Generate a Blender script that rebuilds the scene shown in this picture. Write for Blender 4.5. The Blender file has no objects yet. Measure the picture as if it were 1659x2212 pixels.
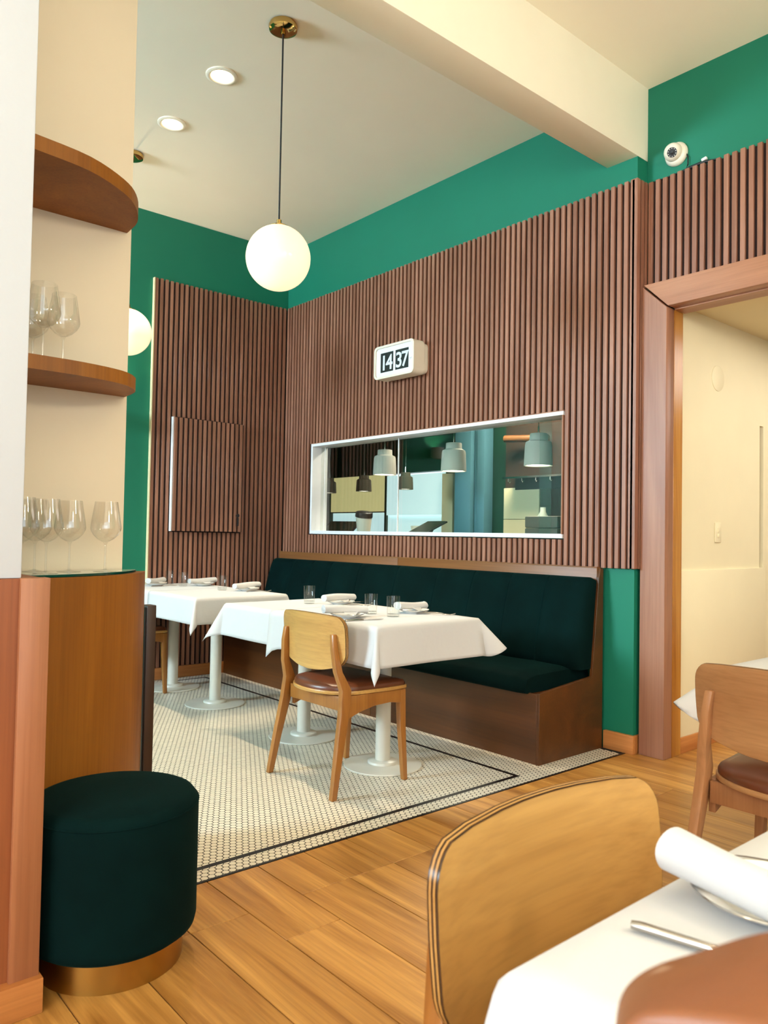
import bpy, bmesh, math, random
from mathutils import Vector, Matrix
random.seed(7)
S = bpy.context.scene
COL = S.collection
PI = math.pi

def lin(r, g, b):
    f = lambda c: ((c/255+0.055)/1.055)**2.4 if c > 10 else c/255/12.92
    return (f(r), f(g), f(b), 1.0)

# ------------------------------------------------------------------ camera
FPX, IW, IH = 1674.3, 1659, 2212
cam_d = bpy.data.cameras.new('camera')
cam_d.sensor_fit = 'HORIZONTAL'; cam_d.sensor_width = 36.0
cam_d.lens = FPX/IW*36.0
cam_d.clip_start = 0.02; cam_d.clip_end = 60
cam_d.dof.use_dof = True; cam_d.dof.focus_distance = 3.2; cam_d.dof.aperture_fstop = 11
cam = bpy.data.objects.new('camera', cam_d); COL.objects.link(cam)
_a = math.radians(139) + 0.0057; _p = 0.0294; _r = 0.0178
fw = Vector((math.cos(_a)*math.cos(_p), math.sin(_a)*math.cos(_p), math.sin(_p)))
rt = fw.cross(Vector((0, 0, 1))).normalized(); up = rt.cross(fw)
r2 = math.cos(_r)*rt + math.sin(_r)*up; u2 = -math.sin(_r)*rt + math.cos(_r)*up
M = Matrix(((r2.x, u2.x, -fw.x, 5.6926), (r2.y, u2.y, -fw.y, -3.7294), (r2.z, u2.z, -fw.z, 1.15), (0, 0, 0, 1)))
cam.matrix_world = M
S.camera = cam

# ------------------------------------------------------------------ view, world, daylight
S.view_settings.view_transform = 'Standard'; S.view_settings.look = 'None'
S.view_settings.gamma = 1; S.view_settings.use_curve_mapping = False
S.view_settings.exposure = 0.43
S.cycles.max_bounces = 5; S.cycles.diffuse_bounces = 3; S.cycles.glossy_bounces = 3
S.cycles.transmission_bounces = 4; S.cycles.transparent_max_bounces = 20
S.cycles.caustics_reflective = False; S.cycles.caustics_refractive = False
S.cycles.sample_clamp_indirect = 6; S.cycles.use_adaptive_sampling = True; S.cycles.adaptive_threshold = 0.05; S.cycles.use_light_tree = False

W = bpy.data.worlds.new('world'); S.world = W; W.use_nodes = True
W.node_tree.nodes['Background'].inputs[0].default_value = (0.78, 0.90, 1.0, 1)
W.node_tree.nodes['Background'].inputs[1].default_value = 1.5

DAY = (0.62, 0.84, 1.0)
DAYW = (0.96, 0.97, 1.0)
WARM = (1.0, 0.76, 0.50)
def area(name, loc, rot, sx, sy, power, color):
    l = bpy.data.lights.new(name, 'AREA'); l.shape = 'RECTANGLE'; l.size = sx; l.size_y = sy
    l.energy = power; l.color = color
    o = bpy.data.objects.new(name, l); COL.objects.link(o); o.location = loc; o.rotation_euler = rot
    return o
def spot(name, loc, power, color, angle=70, blend=0.5, radius=0.04, rot=(0, 0, 0)):
    l = bpy.data.lights.new(name, 'SPOT'); l.energy = power; l.color = color
    l.spot_size = math.radians(angle); l.spot_blend = blend; l.shadow_soft_size = radius
    o = bpy.data.objects.new(name, l); COL.objects.link(o); o.location = loc; o.rotation_euler = rot
    return o
# daylight through the street windows: in the front wall (y = -7.4) and the side wall (x = 9)
area('daylight_front_left', (.85, -7.45, 2.45), (math.radians(90), 0, 0), 1.5, 1.1, 395, DAY)
area('daylight_front_right', (6.1, -7.45, 1.75), (math.radians(90), 0, 0), 3.6, 2.3, 112, DAYW)
area('daylight_side', (9.05, -4.4, 1.75), (math.radians(90), 0, math.radians(90)), 4.6, 2.3, 48, DAY)
# warm downlights of the dining room outside the frame
for x, y in ((4.7, -1.5), (6.4, -1.6), (6.6, -3.4), (4.6, -5.2)):
    spot('dining_downlight', (x, y, 3.64), 22, WARM, 100, 0.6, 0.05)
# unseen warm point lights added to brighten the right ceiling, beam and wall
for x, y in ((6.4, -1.1), (7.4, -2.6), (5.6, -5.6)):
    l = bpy.data.lights.new('warm_fill', 'POINT'); l.energy = 58; l.color = (1.0, 0.89, 0.70); l.shadow_soft_size = 0.16
    o = bpy.data.objects.new('warm_fill', l); COL.objects.link(o); o.location = (x, y, 2.5)

# ------------------------------------------------------------------ materials
def new_mat(name):
    m = bpy.data.materials.new(name); m.use_nodes = True
    nt = m.node_tree; b = nt.nodes['Principled BSDF']
    return m, nt, b
def coords(nt, kind='Object', scale=(1, 1, 1), rnd=True):
    tc = nt.nodes.new('ShaderNodeTexCoord'); mp = nt.nodes.new('ShaderNodeMapping')
    mp.inputs['Scale'].default_value = scale
    if rnd:
        oi = nt.nodes.new('ShaderNodeObjectInfo'); mu = nt.nodes.new('ShaderNodeVectorMath'); mu.operation = 'SCALE'
        cb = nt.nodes.new('ShaderNodeCombineXYZ')
        for i in range(3): nt.links.new(oi.outputs['Random'], cb.inputs[i])
        nt.links.new(cb.outputs[0], mu.inputs[0]); mu.inputs['Scale'].default_value = 37.0
        ad = nt.nodes.new('ShaderNodeVectorMath'); ad.operation = 'ADD'
        nt.links.new(tc.outputs[kind], ad.inputs[0]); nt.links.new(mu.outputs[0], ad.inputs[1])
        nt.links.new(ad.outputs[0], mp.inputs['Vector'])
    else:
        nt.links.new(tc.outputs[kind], mp.inputs['Vector'])
    return mp.outputs[0]
def noise(nt, vec, scale, detail=4, rough=0.55, dist=0.0):
    n = nt.nodes.new('ShaderNodeTexNoise'); n.inputs['Scale'].default_value = scale
    n.inputs['Detail'].default_value = detail; n.inputs['Roughness'].default_value = rough
    n.inputs['Distortion'].default_value = dist
    nt.links.new(vec, n.inputs['Vector']); return n.outputs['Fac']
def ramp(nt, fac, stops):
    r = nt.nodes.new('ShaderNodeValToRGB'); e = r.color_ramp.elements
    while len(e) < len(stops): e.new(0.5)
    for i, (p, c) in enumerate(stops): e[i].position = p; e[i].color = c
    nt.links.new(fac, r.inputs[0]); return r.outputs[0]
def bump(nt, b, h, strength, dist=0.01):
    n = nt.nodes.new('ShaderNodeBump'); n.inputs['Strength'].default_value = strength; n.inputs['Distance'].default_value = dist
    nt.links.new(h, n.inputs['Height']); nt.links.new(n.outputs[0], b.inputs['Normal'])
def paint(name, c, rough=0.6, var=0.06, bs=0.08, sc=60, spec=0.3):
    m, nt, b = new_mat(name); v = coords(nt, rnd=False)
    d = tuple(x*(1-var) for x in c[:3]) + (1,)
    nt.links.new(ramp(nt, noise(nt, v, 2.5, 3), [(0.35, d), (0.65, c)]), b.inputs['Base Color'])
    b.inputs['Roughness'].default_value = rough; b.inputs['Specular IOR Level'].default_value = spec
    bump(nt, b, noise(nt, v, sc, 3), bs, 0.004); return m
def wood(name, c1, c2, axis='Z', rough=0.42, fine=1.0, bs=0.05, spec=0.4, tint=0.0, coat=0.0, grain=0.35, dist=1.2):
    m, nt, b = new_mat(name)
    sc = {'X': (0.6, 9, 9), 'Y': (9, 0.6, 9), 'Z': (9, 9, 0.6)}[axis]
    sf = {'X': (2.5, 120, 120), 'Y': (120, 2.5, 120), 'Z': (120, 120, 2.5)}[axis]
    v = coords(nt, scale=tuple(s*fine for s in sc)); vf = coords(nt, scale=sf)
    n1 = noise(nt, v, 1.0, 5, 0.6, dist)
    col = ramp(nt, n1, [(0.28, c1), (0.52, tuple((a+e)/2 for a, e in zip(c1, c2))), (0.72, c2)])
    nf = noise(nt, vf, 1.0, 2, 0.5)
    mx = nt.nodes.new('ShaderNodeMix'); mx.data_type = 'RGBA'; mx.blend_type = 'MULTIPLY'; mx.inputs[0].default_value = grain
    nt.links.new(col, mx.inputs[6]); nt.links.new(ramp(nt, nf, [(0.3, (0.62, 0.58, 0.55, 1)), (0.6, (1, 1, 1, 1))]), mx.inputs[7])
    out = mx.outputs[2]
    if tint > 0:
        oi = nt.nodes.new('ShaderNodeObjectInfo')
        m2 = nt.nodes.new('ShaderNodeMix'); m2.data_type = 'RGBA'; m2.blend_type = 'MULTIPLY'; m2.inputs[0].default_value = 1.0
        g = 1-tint
        nt.links.new(out, m2.inputs[6]); nt.links.new(ramp(nt, oi.outputs['Random'], [(0, (g, g*0.97, g*0.94, 1)), (1, (1.0, 1.0, 1.0, 1))]), m2.inputs[7])
        out = m2.outputs[2]
    nt.links.new(out, b.inputs['Base Color'])
    b.inputs['Roughness'].default_value = rough; b.inputs['Specular IOR Level'].default_value = spec
    b.inputs['Coat Weight'].default_value = coat; b.inputs['Coat Roughness'].default_value = 0.25
    bump(nt, b, nf, bs, 0.003); return m
def plain(name, c, rough=0.5, metal=0.0, spec=0.5, emit=0.0, ec=None):
    m, nt, b = new_mat(name)
    v = coords(nt, rnd=False)
    nt.links.new(ramp(nt, noise(nt, v, 8, 2), [(0.3, tuple(x*0.94 for x in c[:3])+(1,)), (0.7, c)]), b.inputs['Base Color'])
    b.inputs['Roughness'].default_value = rough; b.inputs['Metallic'].default_value = metal
    b.inputs['Specular IOR Level'].default_value = spec
    if emit: b.inputs['Emission Color'].default_value = ec or c; b.inputs['Emission Strength'].default_value = emit
    return m
def cloth_mat(name, c):
    m, nt, b = new_mat(name); v = coords(nt, rnd=False)
    b.inputs['Base Color'].default_value = c; b.inputs['Roughness'].default_value = 0.85
    b.inputs['Specular IOR Level'].default_value = 0.15; b.inputs['Sheen Weight'].default_value = 0.15
    a = noise(nt, v, 9, 3); f = noise(nt, v, 900, 1)
    ad = nt.nodes.new('ShaderNodeMath'); ad.operation = 'MULTIPLY_ADD'; ad.inputs[1].default_value = 0.06
    nt.links.new(f, ad.inputs[0]); nt.links.new(a, ad.inputs[2])
    bump(nt, b, ad.outputs[0], 0.18, 0.02); return m
def velvet(name, c, hi):
    m, nt, b = new_mat(name); v = coords(nt, rnd=False)
    n = noise(nt, v, 5, 4, 0.6)
    nt.links.new(ramp(nt, n, [(0.35, c), (0.7, hi)]), b.inputs['Base Color'])
    b.inputs['Roughness'].default_value = 0.9; b.inputs['Specular IOR Level'].default_value = 0.08
    b.inputs['Sheen Weight'].default_value = 0.04; b.inputs['Sheen Roughness'].default_value = 0.4
    b.inputs['Sheen Tint'].default_value = (0.05, 0.45, 0.38, 1)
    bump(nt, b, noise(nt, v, 220, 2), 0.12, 0.003); return m
def thin_glass(name, tint=(1, 1, 1, 1), gain=1.0, rough=0.0, edge=0.9):
    m = bpy.data.materials.new(name); m.use_nodes = True; nt = m.node_tree; nt.nodes.clear()
    o = nt.nodes.new('ShaderNodeOutputMaterial'); mix = nt.nodes.new('ShaderNodeMixShader')
    t = nt.nodes.new('ShaderNodeBsdfTransparent'); t.inputs[0].default_value = tint
    g = nt.nodes.new('ShaderNodeBsdfGlossy'); g.inputs['Roughness'].default_value = rough
    lw = nt.nodes.new('ShaderNodeLayerWeight'); lw.inputs['Blend'].default_value = 0.5
    pw = nt.nodes.new('ShaderNodeMath'); pw.operation = 'POWER'; pw.inputs[1].default_value = 5.0
    nt.links.new(lw.outputs['Facing'], pw.inputs[0])
    mu = nt.nodes.new('ShaderNodeMath'); mu.operation = 'MULTIPLY_ADD'; mu.inputs[1].default_value = edge; mu.inputs[2].default_value = 0.04*gain; mu.use_clamp = True
    nt.links.new(pw.outputs[0], mu.inputs[0]); nt.links.new(mu.outputs[0], mix.inputs[0])
    nt.links.new(t.outputs[0], mix.inputs[1]); nt.links.new(g.outputs[0], mix.inputs[2]); nt.links.new(mix.outputs[0], o.inputs[0])
    return m

MT = dict(
    green=paint('green wall paint', lin(23, 115, 89), 0.55, 0.05, 0.06, 50),
    cream=paint('cream wall paint', lin(252, 244, 222), 0.6, 0.03, 0.10, 45),
    white=paint('white wall paint', lin(200, 202, 206), 0.6, 0.02, 0.14, 45),
    niche=paint('niche cream paint', lin(232, 214, 186), 0.6, 0.03, 0.08, 45),
    ceil2=paint('cream ceiling paint', lin(253, 246, 224), 0.75, 0.02, 0.05, 20),
    ceil=paint('ceiling paint', lin(252, 238, 216), 0.75, 0.02, 0.05, 20),
    corridor=paint('corridor cream paint', lin(234, 222, 186), 0.55, 0.04, 0.08, 40),
    slat=wood('slat wood', lin(128, 82, 62), lin(178, 128, 104), 'Z', 0.38, 1.0, 0.04, 0.45, 0.16),
    backing=plain('slat backing', lin(44, 24, 18), 0.8),
    plank=wood('oak plank', lin(154, 99, 39), lin(223, 166, 88), 'X', 0.36, 0.8, 0.08, 0.45, 0.18, 0.15, 0.45, 2.2),
    joint=plain('floor joint', lin(60, 34, 16), 0.9),
    tile=plain('cream mosaic tile', lin(222, 212, 192), 0.32, 0, 0.5),
    grout=plain('black grout', lin(9, 7, 9), 0.9),
    blacktile=plain('black tile strip', lin(14, 11, 14), 0.4),
    cabinet=wood('cherry cabinet wood', lin(124, 70, 12), lin(160, 98, 26), 'Z', 0.5, 0.4, 0.03, 0.3, 0, 0.0),
    terracotta=wood('terracotta wainscot', lin(132, 72, 38), lin(156, 90, 52), 'Z', 0.45, 0.35, 0.03),
    cherry=wood('light cherry board', lin(140, 84, 52), lin(168, 110, 74), 'Z', 0.4, 0.5, 0.03),
    post=wood('door post wood', lin(132, 84, 62), lin(172, 124, 98), 'Z', 0.38, 0.5, 0.03),
    postx=wood('door header wood', lin(150, 96, 66), lin(188, 134, 100), 'X', 0.38, 0.5, 0.03),
    amber=wood('amber varnished wood', lin(150, 88, 22), lin(206, 144, 60), 'Z', 0.25, 0.9, 0.03, 0.5, 0, 0.4),
    base=wood('baseboard wood', lin(166, 98, 48), lin(204, 138, 78), 'Y', 0.4, 0.5, 0.03),
    basex=wood('baseboard wood along x', lin(166, 98, 48), lin(204, 138, 78), 'X', 0.4, 0.5, 0.03),
    banq=wood('banquette wood', lin(66, 36, 11), lin(98, 56, 20), 'X', 0.4, 0.45, 0.03, 0.4, 0, 0.15),
    banqcap=wood('banquette cap wood', lin(112, 68, 34), lin(150, 100, 56), 'X', 0.4, 0.5, 0.03),
    chair=wood('oak chair wood', lin(138, 84, 32), lin(172, 114, 52), 'Z', 0.36, 0.6, 0.03, 0.45, 0, 0.2),
    ply=wood('chair plywood', lin(168, 118, 58), lin(208, 160, 90), 'X', 0.34, 0.4, 0.03, 0.45, 0, 0.25),
    plyedge=wood('plywood edge', lin(44, 28, 16), lin(84, 58, 36), 'Z', 0.25, 3.0, 0.02),
    chairb=wood('pale brown chair wood', lin(146, 96, 58), lin(180, 128, 84), 'Z', 0.4, 0.6, 0.03),
    plyb=wood('pale brown plywood', lin(156, 108, 66), lin(192, 144, 96), 'X', 0.38, 0.45, 0.03),
    leather=plain('brown leather', lin(98, 50, 26), 0.34, 0, 0.5),
    leather2=plain('tan leather', lin(146, 84, 48), 0.4, 0, 0.45),
    leather3=None,
    cloth=cloth_mat('white tablecloth', (0.56, 0.55, 0.54, 1)),
    napkin=cloth_mat('white napkin', (0.57, 0.565, 0.56, 1)),
    velvet=velvet('dark green velvet', lin(0, 19, 18), lin(1, 26, 25)),
    seam=velvet('velvet seam sheen', lin(1, 24, 23), lin(2, 31, 30)),  # slightly lighter velvet: sheen along the seams put into the colour
    brass=plain('brushed brass', lin(178, 136, 66), 0.34, 1.0),
    brass2=plain('polished brass', lin(206, 172, 106), 0.1, 1.0),
    steel=plain('stainless steel', lin(190, 186, 182), 0.16, 1.0),
    black=plain('black plastic', lin(14, 13, 15), 0.4),
    cord=plain('black cord', lin(12, 11, 14), 0.6),
    porcelain=plain('white porcelain', lin(240, 236, 228), 0.15, 0, 0.6),
    tablemetal=plain('white painted metal', lin(206, 200, 186), 0.35, 0, 0.5),
    tabletop=plain('table top underside', lin(40, 28, 22), 0.6),
    pane=thin_glass('window glass', (0.94, 0.97, 0.95, 1), 2.0),
    wine=thin_glass('wine glass', (0.985, 0.985, 0.98, 1), 1.5, 0.0, 0.8),
    tumbler=thin_glass('tumbler glass', (0.99, 0.995, 0.99, 1), 0.9, 0.0, 0.6),
    greenglass=plain('green tinted glass', lin(12, 60, 48), 0.08, 0, 0.6),
    glasstop=plain('counter glass top', lin(206, 210, 190), 0.06, 0, 0.7),
    whitetrim=plain('white trim', lin(242, 242, 244), 0.35),
    plastic=plain('ivory plastic', lin(236, 226, 206), 0.4),
    clockface=plain('clock face white', lin(238, 240, 242), 0.4),
    flap=plain('clock flap black', lin(24, 32, 28), 0.45),
    digit=plain('clock digit white', lin(226, 236, 246), 0.5),
    globe=plain('opal globe glass', lin(236, 216, 172), 0.15, 0, 0.4, 0.62, (1.0, 0.86, 0.58, 1)),
    bulb=plain('downlight bulb', lin(255, 250, 235), 0.3, 0, 0.5, 14.0, lin(255, 232, 190)),
    concrete=paint('concrete shade', lin(190, 188, 178), 0.85, 0.12, 0.3, 30),
    concretedark=paint('dark concrete shade', lin(84, 80, 66), 0.8, 0.1, 0.3, 30),
    lampglow=plain('kitchen lamp glow', lin(255, 250, 235), 0.5, 0, 0.3, 4.0, lin(255, 248, 228)),
    darkwood=wood('dark stained wood', lin(44, 26, 16), lin(70, 42, 26), 'Z', 0.45, 0.5, 0.03),
    dkgreen=paint('kitchen dark green', lin(14, 52, 32), 0.5, 0.06, 0.05, 40),
    teal=paint('teal painted metal', lin(84, 130, 146), 0.45, 0.06, 0.05, 40),
    kbrown=paint('kitchen brown wall', lin(60, 40, 26), 0.6, 0.1, 0.05, 30),
    kpanel=paint('kitchen ivory panel', lin(240, 226, 180), 0.5, 0.03, 0.04, 30),
    glow_panel=plain('ivory lit blind', lin(226, 216, 160), 0.8, 0, 0.2, 0.5, lin(226, 214, 150)),  # brightness behind the glass put in as emission, also in the next one
    glow_panel_cyan=plain('pale lit blind', lin(214, 238, 240), 0.8, 0, 0.2, 0.7, lin(206, 238, 242)),
    kdark=plain('kitchen dark', lin(24, 18, 14), 0.7),
    greytray=plain('grey tray', lin(88, 80, 68), 0.6),
    screen=plain('dark screen', lin(34, 38, 30), 0.2, 0, 0.6),
    paper=plain('kraft paper', lin(226, 206, 160), 0.8),
    cup=plain('frosted plastic cup', lin(206, 204, 190), 0.4),
    lime=plain('lime plastic', lin(150, 240, 40), 0.5),
)

def scuffed_leather(name, c, pale):
    m, nt, b = new_mat(name); v = coords(nt, rnd=False)
    base = ramp(nt, noise(nt, v, 14, 4), [(0.3, tuple(x*0.86 for x in c[:3])+(1,)), (0.7, c)])
    sc = ramp(nt, noise(nt, v, 22, 2, 0.4), [(0.70, (0, 0, 0, 1)), (0.76, (1, 1, 1, 1))])
    mx = nt.nodes.new('ShaderNodeMix'); mx.data_type = 'RGBA'; mx.inputs[7].default_value = pale
    nt.links.new(sc, mx.inputs[0]); nt.links.new(base, mx.inputs[6]); nt.links.new(mx.outputs[2], b.inputs['Base Color'])
    b.inputs['Roughness'].default_value = 0.42; bump(nt, b, noise(nt, v, 160, 3), 0.15, 0.002); return m
MT['leather3'] = scuffed_leather('scuffed tan leather', lin(138, 82, 48), lin(190, 150, 122))

# ------------------------------------------------------------------ mesh helpers
class MB:
    def __init__(self): self.v = []; self.f = []
    def add(self, vs, fs):
        n = len(self.v); self.v += [tuple(p) for p in vs]; self.f += [tuple(i+n for i in f) for f in fs]; return self
    def box(self, x0, x1, y0, y1, z0, z1):
        return self.add([(x0,y0,z0),(x1,y0,z0),(x1,y1,z0),(x0,y1,z0),(x0,y0,z1),(x1,y0,z1),(x1,y1,z1),(x0,y1,z1)],
                        [(0,3,2,1),(4,5,6,7),(0,1,5,4),(1,2,6,5),(2,3,7,6),(3,0,4,7)])
    def lathe(self, prof, n=32, c=(0, 0), cap0=True, cap1=True):
        vs = []; fs = []
        for r, z in prof:
            for k in range(n):
                a = 2*PI*k/n; vs.append((c[0]+r*math.cos(a), c[1]+r*math.sin(a), z))
        for i in range(len(prof)-1):
            for k in range(n):
                k2 = (k+1) % n; fs.append((i*n+k, i*n+k2, (i+1)*n+k2, (i+1)*n+k))
        if cap0: fs.append(tuple(range(n))[::-1])
        if cap1: fs.append(tuple((len(prof)-1)*n+k for k in range(n)))
        return self.add(vs, fs)
    def prism(self, poly, lo, hi, axis='z'):
        n = len(poly)
        def mk(a, b, t): return (a, b, t) if axis == 'z' else ((a, t, b) if axis == 'y' else (t, a, b))
        vs = [mk(a, b, lo) for a, b in poly] + [mk(a, b, hi) for a, b in poly]
        fs = [tuple(range(n))[::-1], tuple(range(n, 2*n))] + [(i, (i+1) % n, (i+1) % n+n, i+n) for i in range(n)]
        return self.add(vs, fs)
    def sweep(self, sections, close=True, cap=True):
        n = len(sections[0]); vs = [p for s in sections for p in s]; fs = []
        for i in range(len(sections)-1):
            for k in range(n if close else n-1):
                k2 = (k+1) % n; fs.append((i*n+k, i*n+k2, (i+1)*n+k2, (i+1)*n+k))
        if cap and close:
            fs.append(tuple(range(n))[::-1]); fs.append(tuple((len(sections)-1)*n+k for k in range(n)))
        return self.add(vs, fs)
    def tube(self, pts, r, n=10, cap=True):
        pts = [Vector(p) for p in pts]; rs = r if isinstance(r, (list, tuple)) else [r]*len(pts); sec = []
        for i, p in enumerate(pts):
            d = (pts[min(i+1, len(pts)-1)] - pts[max(i-1, 0)]).normalized()
            a = d.cross(Vector((0.3, 0.2, 1)) if abs(d.z) < 0.9 else Vector((1, 0, 0))).normalized(); b = d.cross(a)
            sec.append([tuple(p + rs[i]*(math.cos(t)*a + math.sin(t)*b)) for t in [2*PI*k/n for k in range(n)]])
        return self.sweep(sec, True, cap)
    def mesh(self, name, mat, smooth=False, bevel=0, seg=2, angle=40):
        me = bpy.data.meshes.new(name); bm = bmesh.new()
        vs = [bm.verts.new(p) for p in self.v]
        for f in self.f:
            try: bm.faces.new([vs[i] for i in f])
            except ValueError: pass
        bmesh.ops.remove_doubles(bm, verts=bm.verts, dist=1e-6)
        bmesh.ops.recalc_face_normals(bm, faces=bm.faces)
        if bevel:
            es = [e for e in bm.edges if len(e.link_faces) == 2 and e.calc_face_angle(0) > math.radians(30)]
            bmesh.ops.bevel(bm, geom=es, offset=bevel, segments=seg, profile=0.5, affect='EDGES', clamp_overlap=True)
        bm.to_mesh(me); bm.free()
        me.materials.append(MT[mat] if isinstance(mat, str) else mat)
        if smooth or bevel:
            me.polygons.foreach_set('use_smooth', [True]*len(me.polygons))
            me.set_sharp_from_angle(angle=math.radians(angle))
        return me
    def build(self, name, mat, parent=None, loc=(0, 0, 0), rot=(0, 0, 0), **k):
        return link(name, self.mesh(name, mat, **k), parent, loc, rot)
def link(name, me, parent=None, loc=(0, 0, 0), rot=(0, 0, 0)):
    o = bpy.data.objects.new(name, me); COL.objects.link(o)
    o.location = loc; o.rotation_euler = rot
    if parent is not None: o.parent = parent
    return o
def tag(o, label=None, cat=None, group=None, kind=None):
    if label: o['label'] = label
    if cat: o['category'] = cat
    if group: o['group'] = group
    if kind: o['kind'] = kind
    return o
def thing(name, label, cat, loc=(0, 0, 0), rotz=0, group=None):
    o = bpy.data.objects.new(name, None); COL.objects.link(o); o.location = loc; o.rotation_euler = (0, 0, rotz)
    o.empty_display_size = 0.05
    return tag(o, label, cat, group)
def struct(name, label=None):
    o = bpy.data.objects.new(name, None); COL.objects.link(o); o.empty_display_size = 0.05
    return tag(o, label, kind='structure')
def dup(root, loc, rotz, label, group=None):
    def cp(o, par):
        c = o.copy(); COL.objects.link(c)
        if par is not None: c.parent = par
        for ch in o.children: cp(ch, c)
        return c
    r = cp(root, None); r.location = loc; r.rotation_euler = (0, 0, rotz); tag(r, label, None, group)
    return r
def sbox(name, mat, *a, parent=None, label=None, bevel=0):
    o = MB().box(*a).build(name, mat, parent, bevel=bevel)
    if parent is None: tag(o, label, kind='structure')
    return o
def rrect(x0, x1, z0, z1, r, n=6):
    p = []
    for cx, cz, a0 in ((x1-r, z1-r, 0), (x0+r, z1-r, 90), (x0+r, z0+r, 180), (x1-r, z0+r, 270)):
        for k in range(n+1):
            a = math.radians(a0+90*k/n); p.append((cx+r*math.cos(a), cz+r*math.sin(a)))
    return p

# ================================================================== SETTING
HC = 3.63
# --- back wall (y = 0 plane of the slats; paint plane y = .03) with the kitchen window
WX0, WX1, WZ0, WZ1 = 0.416, 2.948, 1.148, 1.892
PX = 3.40
wb = struct('wall_back', 'green wall clad in dark vertical wooden slats above the bench')
m = MB()
m.box(-2.7, WX0, .03, .15, 0, 3.75); m.box(WX1, PX-.012, .03, .15, 0, 3.75)
m.box(WX0, WX1, .03, .15, 0, WZ0); m.box(WX0, WX1, .03, .15, WZ1, 3.75)
m.build('plaster', 'green', wb)
m = MB(); ZB, ZT = 0.99, 3.1165
m.box(0, WX0-.004, .018, .03, ZB, ZT-.006); m.box(WX1+.004, PX-.012, .018, .03, ZB, ZT-.006)
m.box(WX0-.004, WX1+.004, .018, .03, ZB, WZ0-.004); m.box(WX0-.004, WX1+.004, .018, .03, WZ1+.004, ZT-.006)
m.build('slat_backing', 'backing', wb)
PITCH, SW, SD = 0.0421, 0.0245, 0.018
def slat_mesh(L, along='x', w=SW, d=SD):
    b = MB()
    if along == 'x': b.box(-w/2, w/2, 0, d, 0, L)
    else: b.box(-d, 0, -w/2, w/2, 0, L)
    return b.mesh('slat', 'slat', bevel=0.0015, seg=1)
sl_full, sl_top, sl_bot = slat_mesh(ZT-ZB), slat_mesh(ZT-WZ1-.006), slat_mesh(WZ0-ZB-.006)
x = 0.022
while x < PX-0.04:
    if WX0-SW/2-.003 < x < WX1+SW/2+.003:
        link('slat', sl_top, wb, (x, 0, WZ1+.006+random.uniform(-.002, .002))); link('slat', sl_bot, wb, (x, 0, ZB+random.uniform(-.002, .002)))
    else:
        link('slat', sl_full, wb, (x, 0, ZB+random.uniform(-.003, .003)))
    x += PITCH
MB().box(PX-.026, PX+.018, 0, .030, ZB, ZT).build('corner_slat', 'slat', wb, bevel=.002, seg=1)
# pilaster return (x = 3.40 facing +x)
for yy in (.058, .095): link('slat', slat_mesh(ZT-ZB, 'y'), wb, (PX+.018, yy, ZB))
MB().box(PX-.012, PX, .0, .1305, ZB, ZT-.006).build('slat_backing', 'backing', wb)
MB().box(PX-.012, PX-.001, .03, .15, 0, ZB-.002).box(PX-.012, PX-.001, .03, .15, ZT, 3.75).build('plaster', 'green', wb)
# --- left wall (x = 0 slat plane, paint at x = -.03)
wl = struct('wall_left', 'green wall with a tall panel of dark wooden slats')
MB().box(-.15, -.03, -7.5, .03, 0, 3.75).build('plaster', 'green', wl)
YL = -1.2142
MB().box(-.03, -.018, YL, .018, .09, ZT-.006).build('slat_backing', 'backing', wl)
sl_left = slat_mesh(ZT-.09, 'y')
HY0, HY1, HZ0, HZ1 = -1.043, -.4194, 1.1516, 2.0435
sl_lt, sl_lb = slat_mesh(ZT-HZ1-.008, 'y'), slat_mesh(HZ0-.09-.008, 'y')
y = YL+.0135
while y < -0.008:
    if HY0-.014 < y < HY1+.014:
        link('slat', sl_lt, wl, (0, y, HZ1+.008)); link('slat', sl_lb, wl, (0, y, .09))
    else: link('slat', sl_left, wl, (0, y, .09+random.uniform(-.002, .002)))
    y += 0.0422
MB().box(-.03, .001, YL-.008, YL-.001, .09, ZT).build('edge_strip', 'paper', wl)
MB().box(-.03, .012, YL, -.01, 0, .09).build('baseboard', 'base', wl, bevel=.002)
# --- doorway wall (right), paint y = .13, slats y = .10
wd = struct('wall_right', 'green wall with wooden slats above the doorway')
MB().box(PX, 3.5, .13, .2, 2.5, 3.75).box(3.5, 9.2, .13, .2, 2.5, 3.75).box(5.55, 9.2, .13, .2, 0, 2.5).build('plaster', 'green', wd)
MB().box(PX, 3.425, .131, .2, 0, 2.5).build('jamb_filler', 'whitetrim', wd)
MB().box(PX+.02, 6.2, .118, .13, 2.54, ZT-.006).build('slat_backing', 'backing', wd)
sl_r = slat_mesh(ZT-2.545)
x = PX+.036
while x < 5.6:
    link('slat', sl_r, wd, (x, .1, 2.545+random.uniform(-.003, .003))); x += PITCH
# --- door frame
df = tag(struct('door_1', 'wooden door frame around the opening to the cream corridor'))
MB().prism([(3.42, 0), (3.565, 0), (3.565, 2.385), (3.42, 2.525)], .05, .13, 'y').build('post', 'post', df, bevel=.0015, seg=1)
MB().box(3.535, 3.566, .13, .222, 0, 2.385).build('jamb', 'amber', df, bevel=.0015, seg=1)
MB().prism([(3.43, 2.531), (3.572, 2.391), (5.6, 2.391), (5.6, 2.531)], .05, .13, 'y').build('header', 'postx', df, bevel=.0015, seg=1)
MB().box(3.566, 5.6, .131, .235, 2.385, 2.45).build('header_soffit', 'postx', df)
MB().box(5.5, 5.6, .05, .222, 0, 2.385).build('post', 'post', df)
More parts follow.
